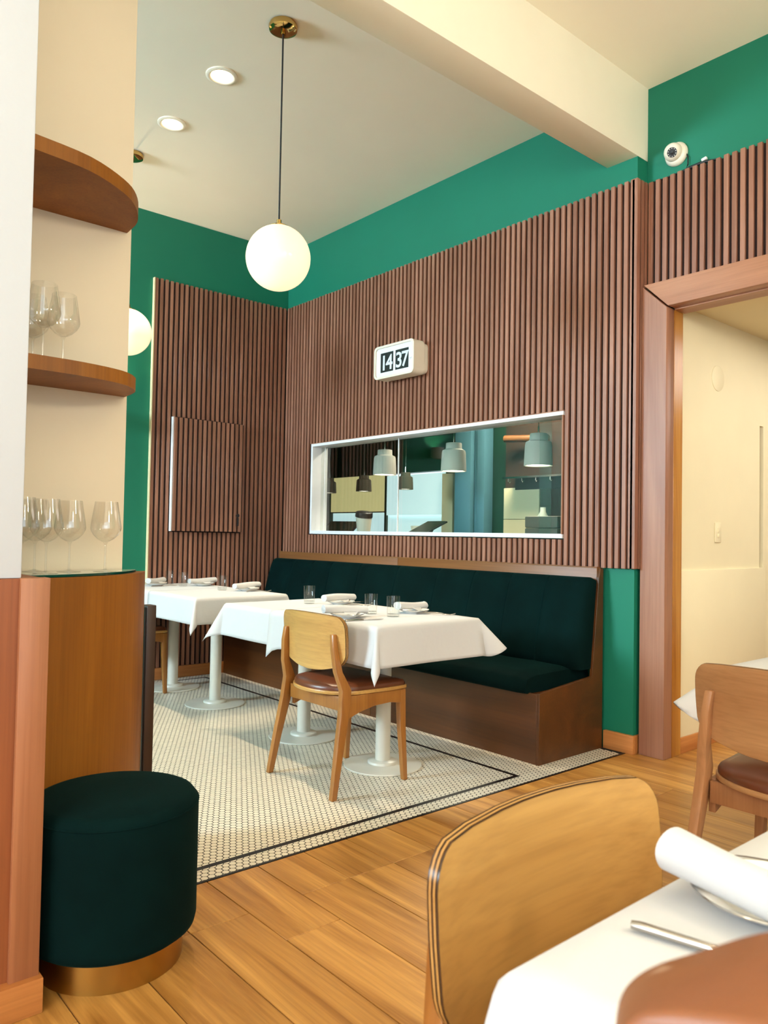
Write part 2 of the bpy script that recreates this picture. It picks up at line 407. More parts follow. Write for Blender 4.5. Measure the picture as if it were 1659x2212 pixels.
# --- beam and ceilings
tag(MB().box(3.205, 3.402, -7.5, .13, 3.25, 3.75).build('trim_1', 'cream', bevel=.004), 'deep cream ceiling beam running to the slatted wall', kind='structure')
sbox('ceiling', 'ceil', -.15, 3.205, -7.5, .04, HC, HC+.12, label='off white ceiling over the banquette alcove')
sbox('ceiling', 'ceil2', 3.40, 9.2, -7.5, .135, 3.66, 3.78, label='cream ceiling of the front dining area')
# --- corridor beyond the door
wc = struct('wall_corridor', 'cream corridor wall with a light switch beyond the door')
MB().box(3.41, 3.533, .2, 1.244, .985, 2.5).build('plaster', 'corridor', wc)
MB().box(3.41, 3.55, .222, 1.3, 0, .985).build('dado', 'corridor', wc, bevel=.004)
MB().box(3.41, 3.533, 1.244, 1.298, 1.88, 2.5).box(3.41, 3.533, 1.298, 4.0, .985, 2.5).box(3.41, 3.533, 1.3, 4.0, 0, .985).build('plaster', 'corridor', wc)
MB().box(3.55, 3.562, .222, 1.3, 0, .085).build('baseboard', 'base', wc, bevel=.002)
sbox('wall_corridor_end', 'corridor', 3.41, 7.0, 4.0, 4.1, 0, 2.5, label='cream end wall of the corridor')
sbox('wall_corridor_side', 'corridor', 6.6, 6.7, .2, 4.0, 0, 2.5, label='cream far side wall of the corridor')
sbox('ceiling', 'corridor', 3.41, 7.0, .2, 4.1, 2.44, 2.54, label='low cream ceiling of the corridor')
area('corridor_light', (4.8, 1.7, 2.42), (0, 0, 0), 1.6, 2.2, 28, (1.0, .95, .88))
# --- front and side walls with street windows (behind the camera)
wf = struct('wall_front', 'cream front wall with street windows')
MB().box(-.15, 9.2, -7.5, -7.4, 0, .55).box(-.15, 9.2, -7.5, -7.4, 3.05, 3.75).box(-.15, .08, -7.5, -7.4, .55, 3.05).box(8.0, 9.2, -7.5, -7.4, .55, 3.05).box(1.62, 4.2, -7.5, -7.4, .55, 3.05).box(.08, 1.62, -7.5, -7.4, .55, 1.85).build('plaster', 'cream', wf)
ws = struct('wall_side', 'cream side wall with a street window')
MB().box(9.0, 9.1, -7.5, .2, 0, .55).box(9.0, 9.1, -7.5, .2, 2.95, 3.75).box(9.0, 9.1, -7.5, -6.8, .55, 2.95).box(9.0, 9.1, -2.0, .2, .55, 2.95).build('plaster', 'cream', ws)
# --- baseboard of the pilaster
o = MB().box(3.2295, PX+.012, .006, .03, 0, .098).box(PX-.001, PX+.012, .03, .13, 0, .098).build('baseboard_pilaster', 'basex', bevel=.002)
tag(o, 'short wooden baseboard at the foot of the green pilaster', kind='structure')

# --- mosaic floor
XE = 3.368
ft = struct('floor_tile', 'white hexagon mosaic floor with black border lines')
MB().box(-.03, XE, -7.4, .03, -.05, -.0008).build('grout_bed', 'grout', ft)
def clip(poly, nx, ny, d):   # keep nx*x+ny*y <= d
    out = []
    for i in range(len(poly)):
        a, b = poly[i], poly[(i+1) % len(poly)]
        da, db = nx*a[0]+ny*a[1]-d, nx*b[0]+ny*b[1]-d
        if da <= 0: out.append(a)
        if (da < 0 < db) or (db < 0 < da):
            t = da/(da-db); out.append((a[0]+t*(b[0]-a[0]), a[1]+t*(b[1]-a[1])))
    return out
TP = 0.0264; TR = (TP/2-.0018)/math.cos(PI/6); DX = TP*math.cos(PI/6)
BL0, BL1 = -.778, -.756        # black line along x
BX0, BX1 = 3.252, 3.274        # black line along y
regions = [[(1, 0, BX0-.0015), (0, 1, BL0-.0015), (-1, 0, -.125)],
           [(1, 0, XE-.013), (-1, 0, -BX1-.0015), (0, 1, BL1+.0015)],
           [(1, 0, XE-.013), (0, -1, -BL1-.0015), (0, 1, -.02)],
           [(1, 0, .103), (0, 1, BL1-.0015), (-1, 0, .03)]]
hexo = [(TR*math.cos(k*PI/3), TR*math.sin(k*PI/3)) for k in range(6)]
tiles = []
i = 0; x = -.02
camx, camy = 5.6926, -3.7294
while x < XE+.02:
    y = -3.35 + (TP/2 if i % 2 else 0)
    while y < -.02:
        if not (y > -.5 and x < 3.2):
            hx = [(x+a, y+b) for a, b in hexo]
            for rg in regions:
                p = hx
                for nx, ny, d in rg:
                    p = clip(p, nx, ny, d)
                    if len(p) < 3: break
                if len(p) >= 3:
                    ar = abs(sum(p[k][0]*p[(k+1) % len(p)][1]-p[(k+1) % len(p)][0]*p[k][1] for k in range(len(p))))/2
                    if ar > 2e-5: tiles.append((p, len(p) == 6 and ar > 5.2e-4, x, y))
        y += TP
    x += DX; i += 1
def in_view(x, y):   # tiles the stool or chair do not hide
    return not (x > 3.0 and y < -2.5) and y > -2.62
tiles.sort(key=lambda t: (0 if in_view(t[2], t[3]) else 1, (t[2]-camx)**2+(t[3]-camy)**2))
hexm = MB().prism(hexo, -.004, 0).mesh('tile', 'tile')
nm = 0; rest = MB()
for p, full, tx, ty in tiles:
    if nm < 300:
        if full: link('tile', hexm, ft, (tx, ty, random.uniform(-.0004, 0.0)))
        else: MB().prism([(a-tx, b-ty) for a, b in p], -.004, 0).build('tile', 'tile', ft, (tx, ty, 0))
        nm += 1
    else:
        n = len(p); z = random.uniform(-.0005, 0.0)
        rest.add([(a, b, -.003) for a, b in p]+[(a, b, z) for a, b in p], [tuple(range(n, 2*n))]+[(k, (k+1) % n, (k+1) % n+n, k+n) for k in range(n)])
me = bpy.data.meshes.new('tile_field'); me.from_pydata(rest.v, [], rest.f); me.materials.append(MT['tile'])
tag(link('tile_field', me, ft), kind='stuff')
MB().box(BX0, BX1, -3.35, BL1, -.004, .0002).build('border_strip', 'blacktile', ft)
MB().box(.103, BX0, BL0, BL1, -.004, .0002).build('border_strip', 'blacktile', ft)
MB().box(.103, .125, -3.35, BL0, -.004, .0002).build('border_strip', 'blacktile', ft)
MB().box(XE-.012, XE, -7.4, .006, -.004, .0012).build('edge_trim', 'blacktile', ft)

# --- oak plank floor
fo = struct('floor_wood', 'honey oak plank floor of the front dining area')
MB().box(XE, 9.1, -7.4, .13, -.05, -.0035).box(3.4, 7.0, .13, 4.05, -.05, -.0035).build('subfloor', 'joint', fo)
PWD = 0.1935; y = -.148-PWD*38
pm = {}
def plank(x0, x1, ya, yb):
    L = round(x1-x0, 3); Wd = round(yb-ya, 4)
    if (L, Wd) not in pm:
        pm[(L, Wd)] = MB().box(0, L-.0022, 0, Wd-.0022, -.012, 0).mesh('plank', 'plank', bevel=.0012, seg=1)
    link('plank', pm[(L, Wd)], fo, (x0, ya, random.uniform(-.0004, 0)))
while y < 2.4:
    yb = y+PWD
    if y > -4.6:
        xs = XE+.001 if y < -.02 else 3.40
        xe = 9.0 if y < -.02 else 6.6
        xs0 = xs; x = xs - random.choice((.25, .5, .75, .95))
        while x < xe:
            x2 = x+1.22; a, b = max(x, xs0), min(x2, xe)
            if b-a > .03 and not (y > .13 and a > 6.5): plank(a, b, y, yb)
            x = x2
    y = yb

# ================================================================== KITCHEN WINDOW AND KITCHEN
wn = struct('window_1', 'long white framed window onto the kitchen in the slatted wall')
F = .022
MB().box(WX0, WX1, -.006, .15, WZ1-F, WZ1).build('frame_top', 'whitetrim', wn, bevel=.001, seg=1)
MB().box(WX0, WX1, -.006, .15, WZ0, WZ0+F+.004).build('sill', 'whitetrim', wn, bevel=.001, seg=1)
MB().box(WX0, WX0+F, -.006, .15, WZ0+F, WZ1-F).build('frame_side', 'whitetrim', wn, bevel=.001, seg=1)
MB().box(WX1-.008, WX1, -.006, .15, WZ0+F, WZ1-F).build('frame_side', 'post', wn, bevel=.001, seg=1)
MB().box(WX0-.006, WX1+.004, -.003, .02, WZ1, WZ1+.006).build('edging', 'post', wn)
for a, b in ((WX0+F, 1.405), (1.411, 2.80), (2.70, WX1-.008)):
    yy = .085 if a < 2.6 else .098
    MB().box(a, b, yy, yy+.004, WZ0+F, WZ1-F).build('pane', 'pane', wn)
MB().box(1.405, 1.411, .082, .092, WZ0+F, WZ1-F).build('seal', 'whitetrim', wn)
MB().box(WX0+.075, WX0+.08, .082, .084, WZ0+F, WZ1-F).build('seal', 'whitetrim', wn)

wk = struct('wall_kitchen', 'dark green kitchen back wall seen through the window')
MB().box(-2.7, 3.41, 1.7, 1.8, 1.80, 2.75).box(.30, 3.41, 1.7, 1.8, 0, 1.8).box(-2.7, -1.6, 1.7, 1.8, 0, 1.8).box(-1.6, .3, 1.7, 1.8, 0, 1.15).build('plaster', 'dkgreen', wk)
MB().box(1.083, 3.41, 1.68, 1.7, 0, 2.6).build('brown_panel', 'kbrown', wk)
MB().box(-2.7, -2.6, .15, 1.8, 0, 2.75).build('side_plaster', 'dkgreen', wk)
MB().box(3.35, 3.409, .15, 1.7, 0, 2.75).build('side_plaster', 'kbrown', wk)
sbox('ceiling', 'dkgreen', -2.7, 3.41, .15, 1.8, 2.62, 2.75, label='dark green kitchen ceiling')
sbox('floor_kitchen', 'kdark', -2.7, 3.41, .15, 1.8, -.05, 0, label='dark kitchen floor')
kw = struct('glow_panels', 'ivory and pale glowing panels added behind the kitchen window')  # glowing panels added to make the bright areas behind the glass
MB().box(-1.59, -.609, 1.71, 1.73, 1.40, 1.80).build('glow_panel', 'glow_panel', kw)
MB().box(-.605, .285, 1.71, 1.73, 1.36, 1.78).build('glow_panel', 'glow_panel_cyan', kw)
MB().box(-1.6, .3, 1.75, 1.77, 1.15, 1.40).build('lower_glow_panel', 'glow_panel_cyan', kw)
MB().box(-1.05, -.95, 1.70, 1.74, 1.15, 1.40).box(-.62, -.595, 1.70, 1.73, 1.15, 1.8).box(-1.6, .3, 1.70, 1.73, 1.135, 1.155).box(-1.6, -.61, 1.70, 1.735, 1.39, 1.402).build('panel_frame', 'dkgreen', kw)
MB().box(.29, .437, 1.66, 1.70, 1.0, 1.76).build('post', 'kpanel', kw)
o = thing('service_column', 'teal painted column in the kitchen behind the glass', 'column', (.75, 1.55, 0))
MB().box(-.184, .02, 0, .12, 0, 2.6).build('panel', 'teal', o, bevel=.004)
MB().tube([(.055, .06, 0), (.055, .06, 2.6)], .028, 12).build('pipe', 'teal', o, smooth=True)
MB().box(.1, .19, 0, .12, 0, 2.6).build('panel', 'teal', o, bevel=.004)
o = thing('kitchen_board', 'ivory splash board on the brown kitchen wall behind the glass', 'board', (1.28, 1.66, 1.18))
MB().box(-.2, .2, 0, .018, .13, .41).build('board', 'kpanel', o, bevel=.003)
MB().box(-.2, .2, .002, .018, -.06, .126).build('lower_board', 'paper', o)
o = thing('wall_shelf', 'metal shelf with hooks on the brown kitchen wall', 'shelf', (1.5, 1.5, 1.6))
MB().box(-.3, .5, 0, .178, .06, .075).build('shelf_board', 'steel', o)
MB().box(-.28, .5, .15, .178, -.03, .06).build('bracket', 'kdark', o)
for k in range(5): MB().tube([(-.25+k*.15, .02, .06), (-.25+k*.15, .02, .035), (-.235+k*.15, .02, .025), (-.225+k*.15, .02, .04)], .004, 6).build('hook', 'steel', o)
MB().tube([(-.32, .05, .42), (.1, .12, .40)], .032, 16).build('duct', 'banqcap', o, smooth=True)
ct = thing('kitchen_counter', 'steel kitchen counter just behind the window sill', 'counter', (1.3, .4, 0))
MB().box(-2.2, 1.95, -.2, .2, 1.10, 1.135).build('counter_top', 'steel', ct, bevel=.002)
MB().box(-2.2, 1.95, -.1, .2, 0, 1.10).build('counter_body', 'kdark', ct)
# kitchen lamps
def klamp(name, label, x, y, zt, w, mat, hg=.21):
    t = thing(name, label, 'lamp', (x, y, zt-hg), 0, 'concrete pendant lamps in the kitchen')
    r = w/2
    prof = [(r, 0), (r*.975, hg*.3), (r*.93, hg*.66), (r*.88, hg*.735), (r*.66, hg*.785), (r*.63, hg*.82), (r*.62, hg*.975), (r*.59, hg), (.004, hg)]
    inner = [(r*.93, 0), (r*.8, hg*.6), (.004, hg*.66)]
    MB().lathe(prof, 36, cap0=False, cap1=False).lathe(inner, 36, cap0=False, cap1=False).add(
        [(rr*math.cos(2*PI*k/36), rr*math.sin(2*PI*k/36), 0) for rr in (r*.93, r) for k in range(36)],
        [(k, (k+1) % 36, (k+1) % 36+36, k+36) for k in range(36)]).build('shade', mat, t, smooth=True)
    MB().lathe([(r*.9, .006), (r*.9, .012)], 32).build('diffuser', 'lampglow', t)
    MB().tube([(0, 0, hg), (0, 0, hg+.05)], .006, 8).tube([(0, 0, hg+.05), (0, 0, 2.62-(zt-hg))], .0025, 6).build('cord', 'steel', t)
    return t
klamp('kitchen_pendant', 'pale concrete kitchen lamp nearest the left end of the window', .886, .4, 1.845, .192, 'concrete', .205)
klamp('kitchen_pendant', 'pale concrete kitchen lamp in the middle of the window beside the teal column', 1.67, .4, 1.84, .19, 'concrete', .21)
klamp('kitchen_pendant', 'largest pale concrete kitchen lamp at the right end of the window', 2.454, .4, 1.842, .19, 'concrete', .215)
klamp('kitchen_pendant', 'small dark kitchen lamp in front of the ivory glowing panel', -.117, 1.0, 1.72, .152, 'concretedark', .155)
klamp('kitchen_pendant', 'small dark kitchen lamp in front of the pale blue glowing panel', .482, 1.0, 1.72, .142, 'concretedark', .155)
klamp('kitchen_pendant', 'small dark kitchen lamp half hidden by the left window frame', -.672, 1.0, 1.72, .142, 'concretedark', .155)
for x, y in ((.886, .4), (1.67, .4), (2.454, .4)): spot('kitchen_lamp_light', (x, y, 1.6), 10, (1, .90, .70), 150, .5, .05)
area('kitchen_ceiling_light', (1.6, 1.1, 2.58), (0, 0, 0), .8, .3, 42, (1, .88, .70))
# things on the counter
def screen(x, y, rz, label):
    t = thing('order_screen', label, 'screen', (x, y, 1.135), rz, 'order screens on the kitchen counter')
    MB().box(-.08, .08, -.05, .07, 0, .012).build('foot', 'black', t, bevel=.003)
    MB().prism([(-.01, .01), (.02, .01), (.075, .10), (.055, .11)], -.03, .03, 'x').build('stand', 'black', t)
    MB().prism([(-.085, .035), (-.078, .027), (.10, .115), (.093, .125)], -.15, .15, 'x').build('bezel', 'black', t)
    MB().prism([(-.082, .0385), (-.080, .0375), (.090, .1255), (.088, .1265)], -.135, .135, 'x').build('display', 'screen', t)
screen(.40, .33, math.radians(25), 'tilted dark order screen left of the lidded container behind the glass')
screen(1.46, .33, math.radians(-15), 'tilted dark order screen near the middle of the kitchen window')
t = thing('lidded_container', 'clear plastic container with a skewed black lid behind the glass', 'container', (.80, .26, 1.135))
MB().lathe([(.05, 0), (.066, .15), (.063, .15), (.047, .004)], 20).build('body', 'cup', t, smooth=True)
MB().lathe([(.07, 0), (.072, .008), (.07, .04), (.06, .045)], 20).build('lid', 'black', t, (0, 0, .155), (math.radians(4), math.radians(10), 0), smooth=True)
t = MB().prism([(-.12, -.06), (.11, -.07), (.13, .05), (-.1, .06)], 0, .012).build('paper_bag', 'paper', None, (1.17, .28, 1.135), bevel=.004)
tag(t, 'flat kraft paper bag lying on the counter behind the glass', 'bag')
t = thing('plastic_tub', 'small clear tub standing before the pale glowing panel behind the glass', 'tub', (1.22, .46, 1.135))
MB().lathe([(.035, 0), (.05, .09), (.047, .09), (.032, .004)], 18).build('body', 'cup', t, smooth=True)
for k in range(2):
    t = MB().box(-.13, .13, -.09, .09, 0, .075).build('storage_tray', 'greytray', None, (2.58, .36, 1.135+k*.077), bevel=.008)
    tag(t, ('lower' if k == 0 else 'upper')+' grey plastic tray stacked at the right end of the kitchen window', 'tray', 'grey trays on the kitchen counter')
t = MB().lathe([(.045, 0), (.045, .14), (.02, .19), (.02, .22)], 16).build('preserving_jar', 'cup', None, (2.42, .5, 1.135), smooth=True)
tag(t, 'glass jar partly behind the grey trays', 'jar')
# shelf unit glimpsed through the slot in the corridor wall
t = thing('kitchen_rack', 'dark steel rack glimpsed through the narrow slot in the corridor wall', 'rack', (3.18, 1.45, 0))
for z in (1.0, 1.3, 1.6): MB().box(-.15, .15, -.2, .2, z, z+.02).build('shelf_board', 'steel', t)
for sx in (-.15, .14):
    for sy in (-.2, .19): MB().box(sx, sx+.012, sy, sy+.012, 0, 1.9).build('upright', 'steel', t)
t = MB().lathe([(.05, 0), (.07, .06), (.05, .10)], 12).build('lime_bag', 'lime', None, (3.25, 1.33, 1.02), smooth=True); tag(t, 'lime green packet on the rack behind the corridor slot', 'packet')
t = MB().lathe([(.06, 0), (.06, .16)], 16).build('steel_pot', 'black', None, (3.24, 1.36, 1.32), bevel=.01); tag(t, 'dark pot on the rack behind the corridor slot', 'pot')

# ================================================================== HATCH, CLOCK, CAMERA, SWITCH
h = thing('wall_hatch', 'small slatted cupboard door standing proud of the slatted wall', 'cupboard door', (0, HY0, HZ0))
hw = HY1-HY0; hh = HZ1-HZ0; TILT = math.radians(0)
MB().box(.004, .022, 0, hw, 0, hh).build('door_panel', 'backing', h)
MB().box(.002, .030, -.012, -.002, -.002, hh+.004).build('white_edge', 'whitetrim', h, bevel=.001, seg=1)
sl_h = slat_mesh(hh, 'y'); yy = .013
while yy < hw-.005:
    link('slat', sl_h, h, (.040, yy, 0)); yy += .0415
k_ = MB().lathe([(.015, 0), (.015, .008)], 14).build('lock', 'black', h, (.040, hw-.05, .135), (0, math.radians(90), 0))
MB().box(.02, .085, -.008, .006, .004, .012).build('key', 'black', k_, (0, 0, 0))

c = thing('flip_clock', 'white flip clock reading 14 37 on the slatted wall', 'clock', (1.598, 0, 2.268))
CW, CH = .212, .238
MB().prism(rrect(-CW+.012, CW-.012, .012, CH-.012, .035), -.05, 0, 'y').build('back_shell', 'plastic', c, bevel=.006)
out = rrect(-CW, CW, 0, CH, .035)
inn = rrect(-CW+.016, CW-.016, .016, CH-.016, .024)
n = len(out)
hm = MB()
hm.add([(a, -.15, b) for a, b in out]+[(a, -.05, b) for a, b in out]+[(a, -.15, b) for a, b in inn]+[(a, -.138, b) for a, b in inn],
       [(i, (i+1) % n, (i+1) % n+n, i+n) for i in range(n)]+[(i, (i+1) % n, (i+1) % n+2*n, i+2*n) for i in range(n)]+[(i+2*n, (i+1) % n+2*n, (i+1) % n+3*n, i+3*n) for i in range(n)]+[tuple(range(n, 2*n))])
hm.build('housing', 'plastic', c, smooth=True, angle=35)
MB().prism(inn, -.139, -.13, 'y').build('face', 'clockface', c)
MB().box(-.148, -.012, -.1405, -.138, .046, .186).build('hour_flap', 'flap', c)
MB().box(.012, .148, -.1405, -.138, .046, .186).build('minute_flap', 'flap', c)
MB().box(-.148, -.012, -.1412, -.1405, .1155, .1165).box(.012, .148, -.1412, -.1405, .1155, .1165).build('flap_split', 'black', c)
def text_mesh(name, s, size, mat):
    cu = bpy.data.curves.new(name, 'FONT'); cu.body = s; cu.size = size; cu.align_x = 'CENTER'; cu.extrude = .0004; cu.offset = .0022
    tmp = bpy.data.objects.new(name, cu); COL.objects.link(tmp)
    dg = bpy.context.evaluated_depsgraph_get(); me = bpy.data.meshes.new_from_object(tmp.evaluated_get(dg))
    bpy.data.objects.remove(tmp); me.materials.clear(); me.materials.append(MT[mat]); return me
for ch, xx in (('1', -.112), ('4', -.052), ('3', .05), ('7', .112)):
    link('digit', text_mesh('digit', ch, .150, 'digit'), c, (xx, -.1414, .062), (math.radians(90), 0, 0))
MB().box(.158, .182, -.1398, -.139, .108, .1095).box(.162, .178, -.1398, -.139, .101, .1022).build('maker_mark', 'greytray', c)

cm = thing('security_camera', 'white dome security camera on the green wall above the slats', 'camera', (3.575, .13, 3.226))
aim = Matrix.Rotation(math.radians(90), 4, 'X')
b = MB().lathe([(.062, 0), (.064, .012), (.055, .03), (.045, .036)], 28).build('mount', 'plastic', cm, rot=(math.radians(90), 0, 0), smooth=True)
bm_ = MB(); prof = [(.001, -.048)]+[(.048*math.sin(a), -.048*math.cos(a)) for a in [math.radians(t) for t in range(15, 150, 12)]]+[(.026, .040), (.024, .037)]
dirv = Vector((.30, -.85, -.42)).normalized(); q = Vector((0, 0, 1)).rotation_difference(dirv).to_euler()
bm_.lathe(prof, 28, cap0=False, cap1=False)
ball = bm_.build('ball', 'plastic', cm, (0, -.042, 0), tuple(q), smooth=True)
MB().lathe([(.026, .036), (.026, .0385)], 24).build('lens_ring', 'black', cm, (0, -.042, 0), tuple(q))
MB().lathe([(.010, .0385), (.009, .042), (.004, .043)], 16).build('lens', 'black', cm, (0, -.042, 0), tuple(q), smooth=True)
for k in range(10): MB().lathe([(.0022, .0385), (.0022, .0395)], 6, (.020*math.cos(k*.628), .020*math.sin(k*.628))).build('infrared_diode', 'porcelain', cm, (0, -.042, 0), tuple(q))
MB().tube([(.055, -.008, -.01), (.068, -.012, -.04), (.068, -.012, -.08), (.05, -.012, -.112), (.035, -.012, -.125)], .0035, 8).build('lead', 'cord', cm, smooth=True)
w_ = MB().tube([(3.44, .122, 3.118), (3.52, .122, 3.117), (3.6, .121, 3.119), (3.66, .12, 3.124), (3.72, .12, 3.128), (3.80, .122, 3.12)], [.004, .005, .006, .010, .009, .004], 8).build('cable_run', 'cord', smooth=True)
tag(w_, 'black cable lying along the top of the slats below the security camera', 'cable')
w_ = MB().box(-.014, .014, -.008, .008, -.007, .007).build('cable_connector', 'porcelain', None, (3.735, .115, 3.14), (0, math.radians(-12), 0), bevel=.002)
tag(w_, 'small white connector on the black cable above the slats', 'connector')

sp = thing('light_switch', 'cream light switch plate on the corridor wall', 'switch', (3.533, .69, 1.14))
MB().box(0, .008, -.035, .035, 0, .115).build('plate', 'corridor', sp, bevel=.003)
MB().box(.008, .012, -.012, .012, .06, .085).build('rocker', 'corridor', sp, bevel=.001)
MB().box(.008, .011, -.012, .012, .03, .05).build('rocker', 'corridor', sp, bevel=.001)
sp = thing('round_cover', 'painted round cover plate high on the corridor wall', 'cover plate', (3.533, .685, 2.1))
MB().lathe([(.075, 0), (.075, .003), (.068, .006)], 32).build('disc', 'corridor', sp, rot=(0, math.radians(90), 0), smooth=True)

# ================================================================== LAMPS
def pendant(label, x, y, zc, r):
    t = thing('globe_pendant', label, 'lamp', (x, y, zc-r), 0, 'opal globe pendants')
    gp = [(r*math.sin(a), r-r*math.cos(a)) for a in [math.radians(v) for v in [0.5]+list(range(6, 166, 6))+[166]]]
    MB().lathe(gp, 48, cap0=True, cap1=True).build('globe', 'globe', t, smooth=True)
    MB().lathe([(r*.30, 2*r-.012), (r*.30, 2*r-.002), (r*.12, 2*r+.006), (.012, 2*r+.012), (.012, 2*r+.03), (.004, 2*r+.032)], 32).build('collar', 'brass2', t, smooth=True)
    MB().tube([(0, 0, 2*r+.03), (0, 0, HC-.03-(zc-r))], .0042, 8).build('cord', 'cord', t)
    MB().lathe([(.012, HC-.052-zc+r), (.012, HC-.036-zc+r), (.05, HC-.036-zc+r), (.068, HC-.028-zc+r), (.072, HC-.014-zc+r), (.066, HC-zc+r)], 40).build('canopy', 'brass2', t, smooth=True)
    return t
pendant('opal globe pendant hanging over the middle table', 2.53, -1.715, 2.478, .156)
pendant('opal globe pendant half hidden by the shelf wall at left', .765, -1.735, 2.447, .152)
def downlight(label, x, y):
    t = thing('recessed_downlight', label, 'downlight', (x, y, HC), 0, 'recessed ceiling downlights')
    MB().lathe([(.085, 0), (.085, -.006), (.072, -.011), (.062, -.008), (.058, -.004), (.058, 0)], 40, cap0=False, cap1=False).build('ring', 'ceil', t, smooth=True)
    MB().lathe([(.056, -.0015), (.056, -.004)], 36).build('bulb', 'bulb', t)
    spot('downlight_beam', (x, y, HC-.015), 135, (1.0, .80, .55), 74, .55, .03)
downlight('glowing recessed downlight nearer the pendant canopy', 1.948, -1.73)
downlight('glowing recessed downlight farther from the pendant canopy', 1.30, -1.712)

t = thing('wall_sconce', 'small wall lamp lighting the green wall upward, mirrored in the kitchen window', 'lamp', (-.03, -1.66, 1.93))
MB().lathe([(.001, 0), (.05, .004), (.062, .03), (.066, .12), (.062, .12), (.058, .03), (.001, .01)], 28, (.075, 0), cap0=False, cap1=False).build('cup', 'porcelain', t, smooth=True)
MB().box(0, .02, -.03, .03, .02, .1).build('bracket', 'porcelain', t, bevel=.003)
spot('wall_sconce_light', (.045, -1.66, 2.0), 30, (1.0, .78, .50), 135, .9, .03, (math.radians(180), 0, 0))

# ================================================================== NICHE: PILLAR, SHELVES, CABINET
NX = 3.05; NYR = -2.655
wp = struct('wall_pillar', 'white pillar with a terracotta wooden dado at the left edge')
MB().box(2.9, 3.715, -4.6, -3.172, 1.03, HC+.03).build('plaster', 'white', wp, bevel=.004)
MB().box(2.9, 3.72, -4.6, -3.175, 0, 1.03).build('dado_panel', 'terracotta', wp)
MB().box(3.69, 3.733, -3.178, -3.11, .01, 1.031).build('dado_edge_board', 'cherry', wp, bevel=.002)
MB().box(2.9, 3.69, -3.174, -3.11, 0, 1.028).build('dado_return', 'terracotta', wp)
MB().box(3.69, 3.753, -4.6, -3.105, 0, .082).build('baseboard', 'base', wp, bevel=.002)
tag(MB().box(2.9, NX, -3.172, NYR, 0, HC).build('wall_niche', 'niche', bevel=.003), 'cream wall behind the curved shelves', kind='structure')

def arc(pts, n=26):   # smooth Catmull-Rom through plan points
    P = [Vector(p) for p in pts]; P = [2*P[0]-P[1]]+P+[2*P[-1]-P[-2]]; out = []
    for i in range(1, len(P)-2):
        for k in range(n//(len(P)-3)):
            t = k/(n//(len(P)-3)); a, b, c_, d_ = P[i-1:i+3]
            out.append(tuple(.5*((2*b)+(c_-a)*t+(2*a-5*b+4*c_-d_)*t*t+(3*b-a-3*c_+d_)*t**3)))
    out.append(tuple(P[-2])); return out
def shelf(label, pts, z0, th):
    t = thing('curved_shelf', label, 'shelf', (NX, -2.95, z0))
    cv = arc(pts); poly = [(a-NX, b+2.95) for a, b in cv]+[(0.001, cv[-1][1]+2.95), (0.001, cv[0][1]+2.95)]
    ins = [(a*.985, b-.002) for a, b in poly]
    MB().prism(poly, .003, th).build('board', 'cabinet', t)
    return t
S1 = [(3.47, -3.171), (3.462, -3.10), (3.435, -2.94), (3.36, -2.81), (3.28, -2.737), (3.17, -2.685), (3.06, -2.672)]
S2 = [(3.325, -3.171), (3.325, -3.06), (3.318, -2.90), (3.28, -2.765), (3.206, -2.693), (3.14, -2.672), (3.06, -2.665)]
shelf('upper empty curved wooden shelf', S1, 2.19, .046)
shelf('lower curved wooden shelf carrying wine glasses', S2, 1.612, .046)
CB = [(3.31, -3.109), (3.306, -3.05), (3.263, -2.84), (3.19, -2.70), (3.10, -2.605), (3.0, -2.55)]
t = thing('curved_cabinet', 'curved cherry wood cabinet behind the velvet stool', 'cabinet', (NX, -2.9, 0))
cv = arc(CB, 30); poly = [(a-NX, b+2.9) for a, b in cv]+[(-.05, cv[-1][1]+2.9), (-.05, NYR+2.9+.002), (.002, NYR+2.9+.002), (.002, cv[0][1]+2.9)]
MB().prism(poly, 0, 1.004).build('body', 'cabinet', t, smooth=True, angle=30)
gv = [(NX+(a-NX)*1.0+.002, b-.03) for a, b in cv]; gv = [p for p in gv if p[1] > -3.1 and p[0] > NX+.012]
gp = [(a-NX, b+2.9) for a, b in gv]+[(.003, gv[-1][1]+2.9), (.003, gv[0][1]+2.9)]
MB().prism(gp, 1.0045, 1.0125).build('glass_top', 'greenglass', t, bevel=.001, seg=1)
gp2 = [(.003+(a-.003)*.975, b-.003) for a, b in gp]
MB().prism(gp2, 1.0126, 1.0132).build('glass_sheet', 'glasstop', t)
CZT = 1.0134
t = thing('dark_panel', 'dark stained upright panel standing against the curved cabinet', 'panel', (2.945, -2.507, 0))
MB().box(-.03, .025, -.018, .018, 0, .875).build('board', 'darkwood', t, bevel=.003)
MB().box(-.03, .018, -.024, -.018, 0, .868).build('edge', 'black', t)  # black strip painting the shade of the gap beside the cabinet

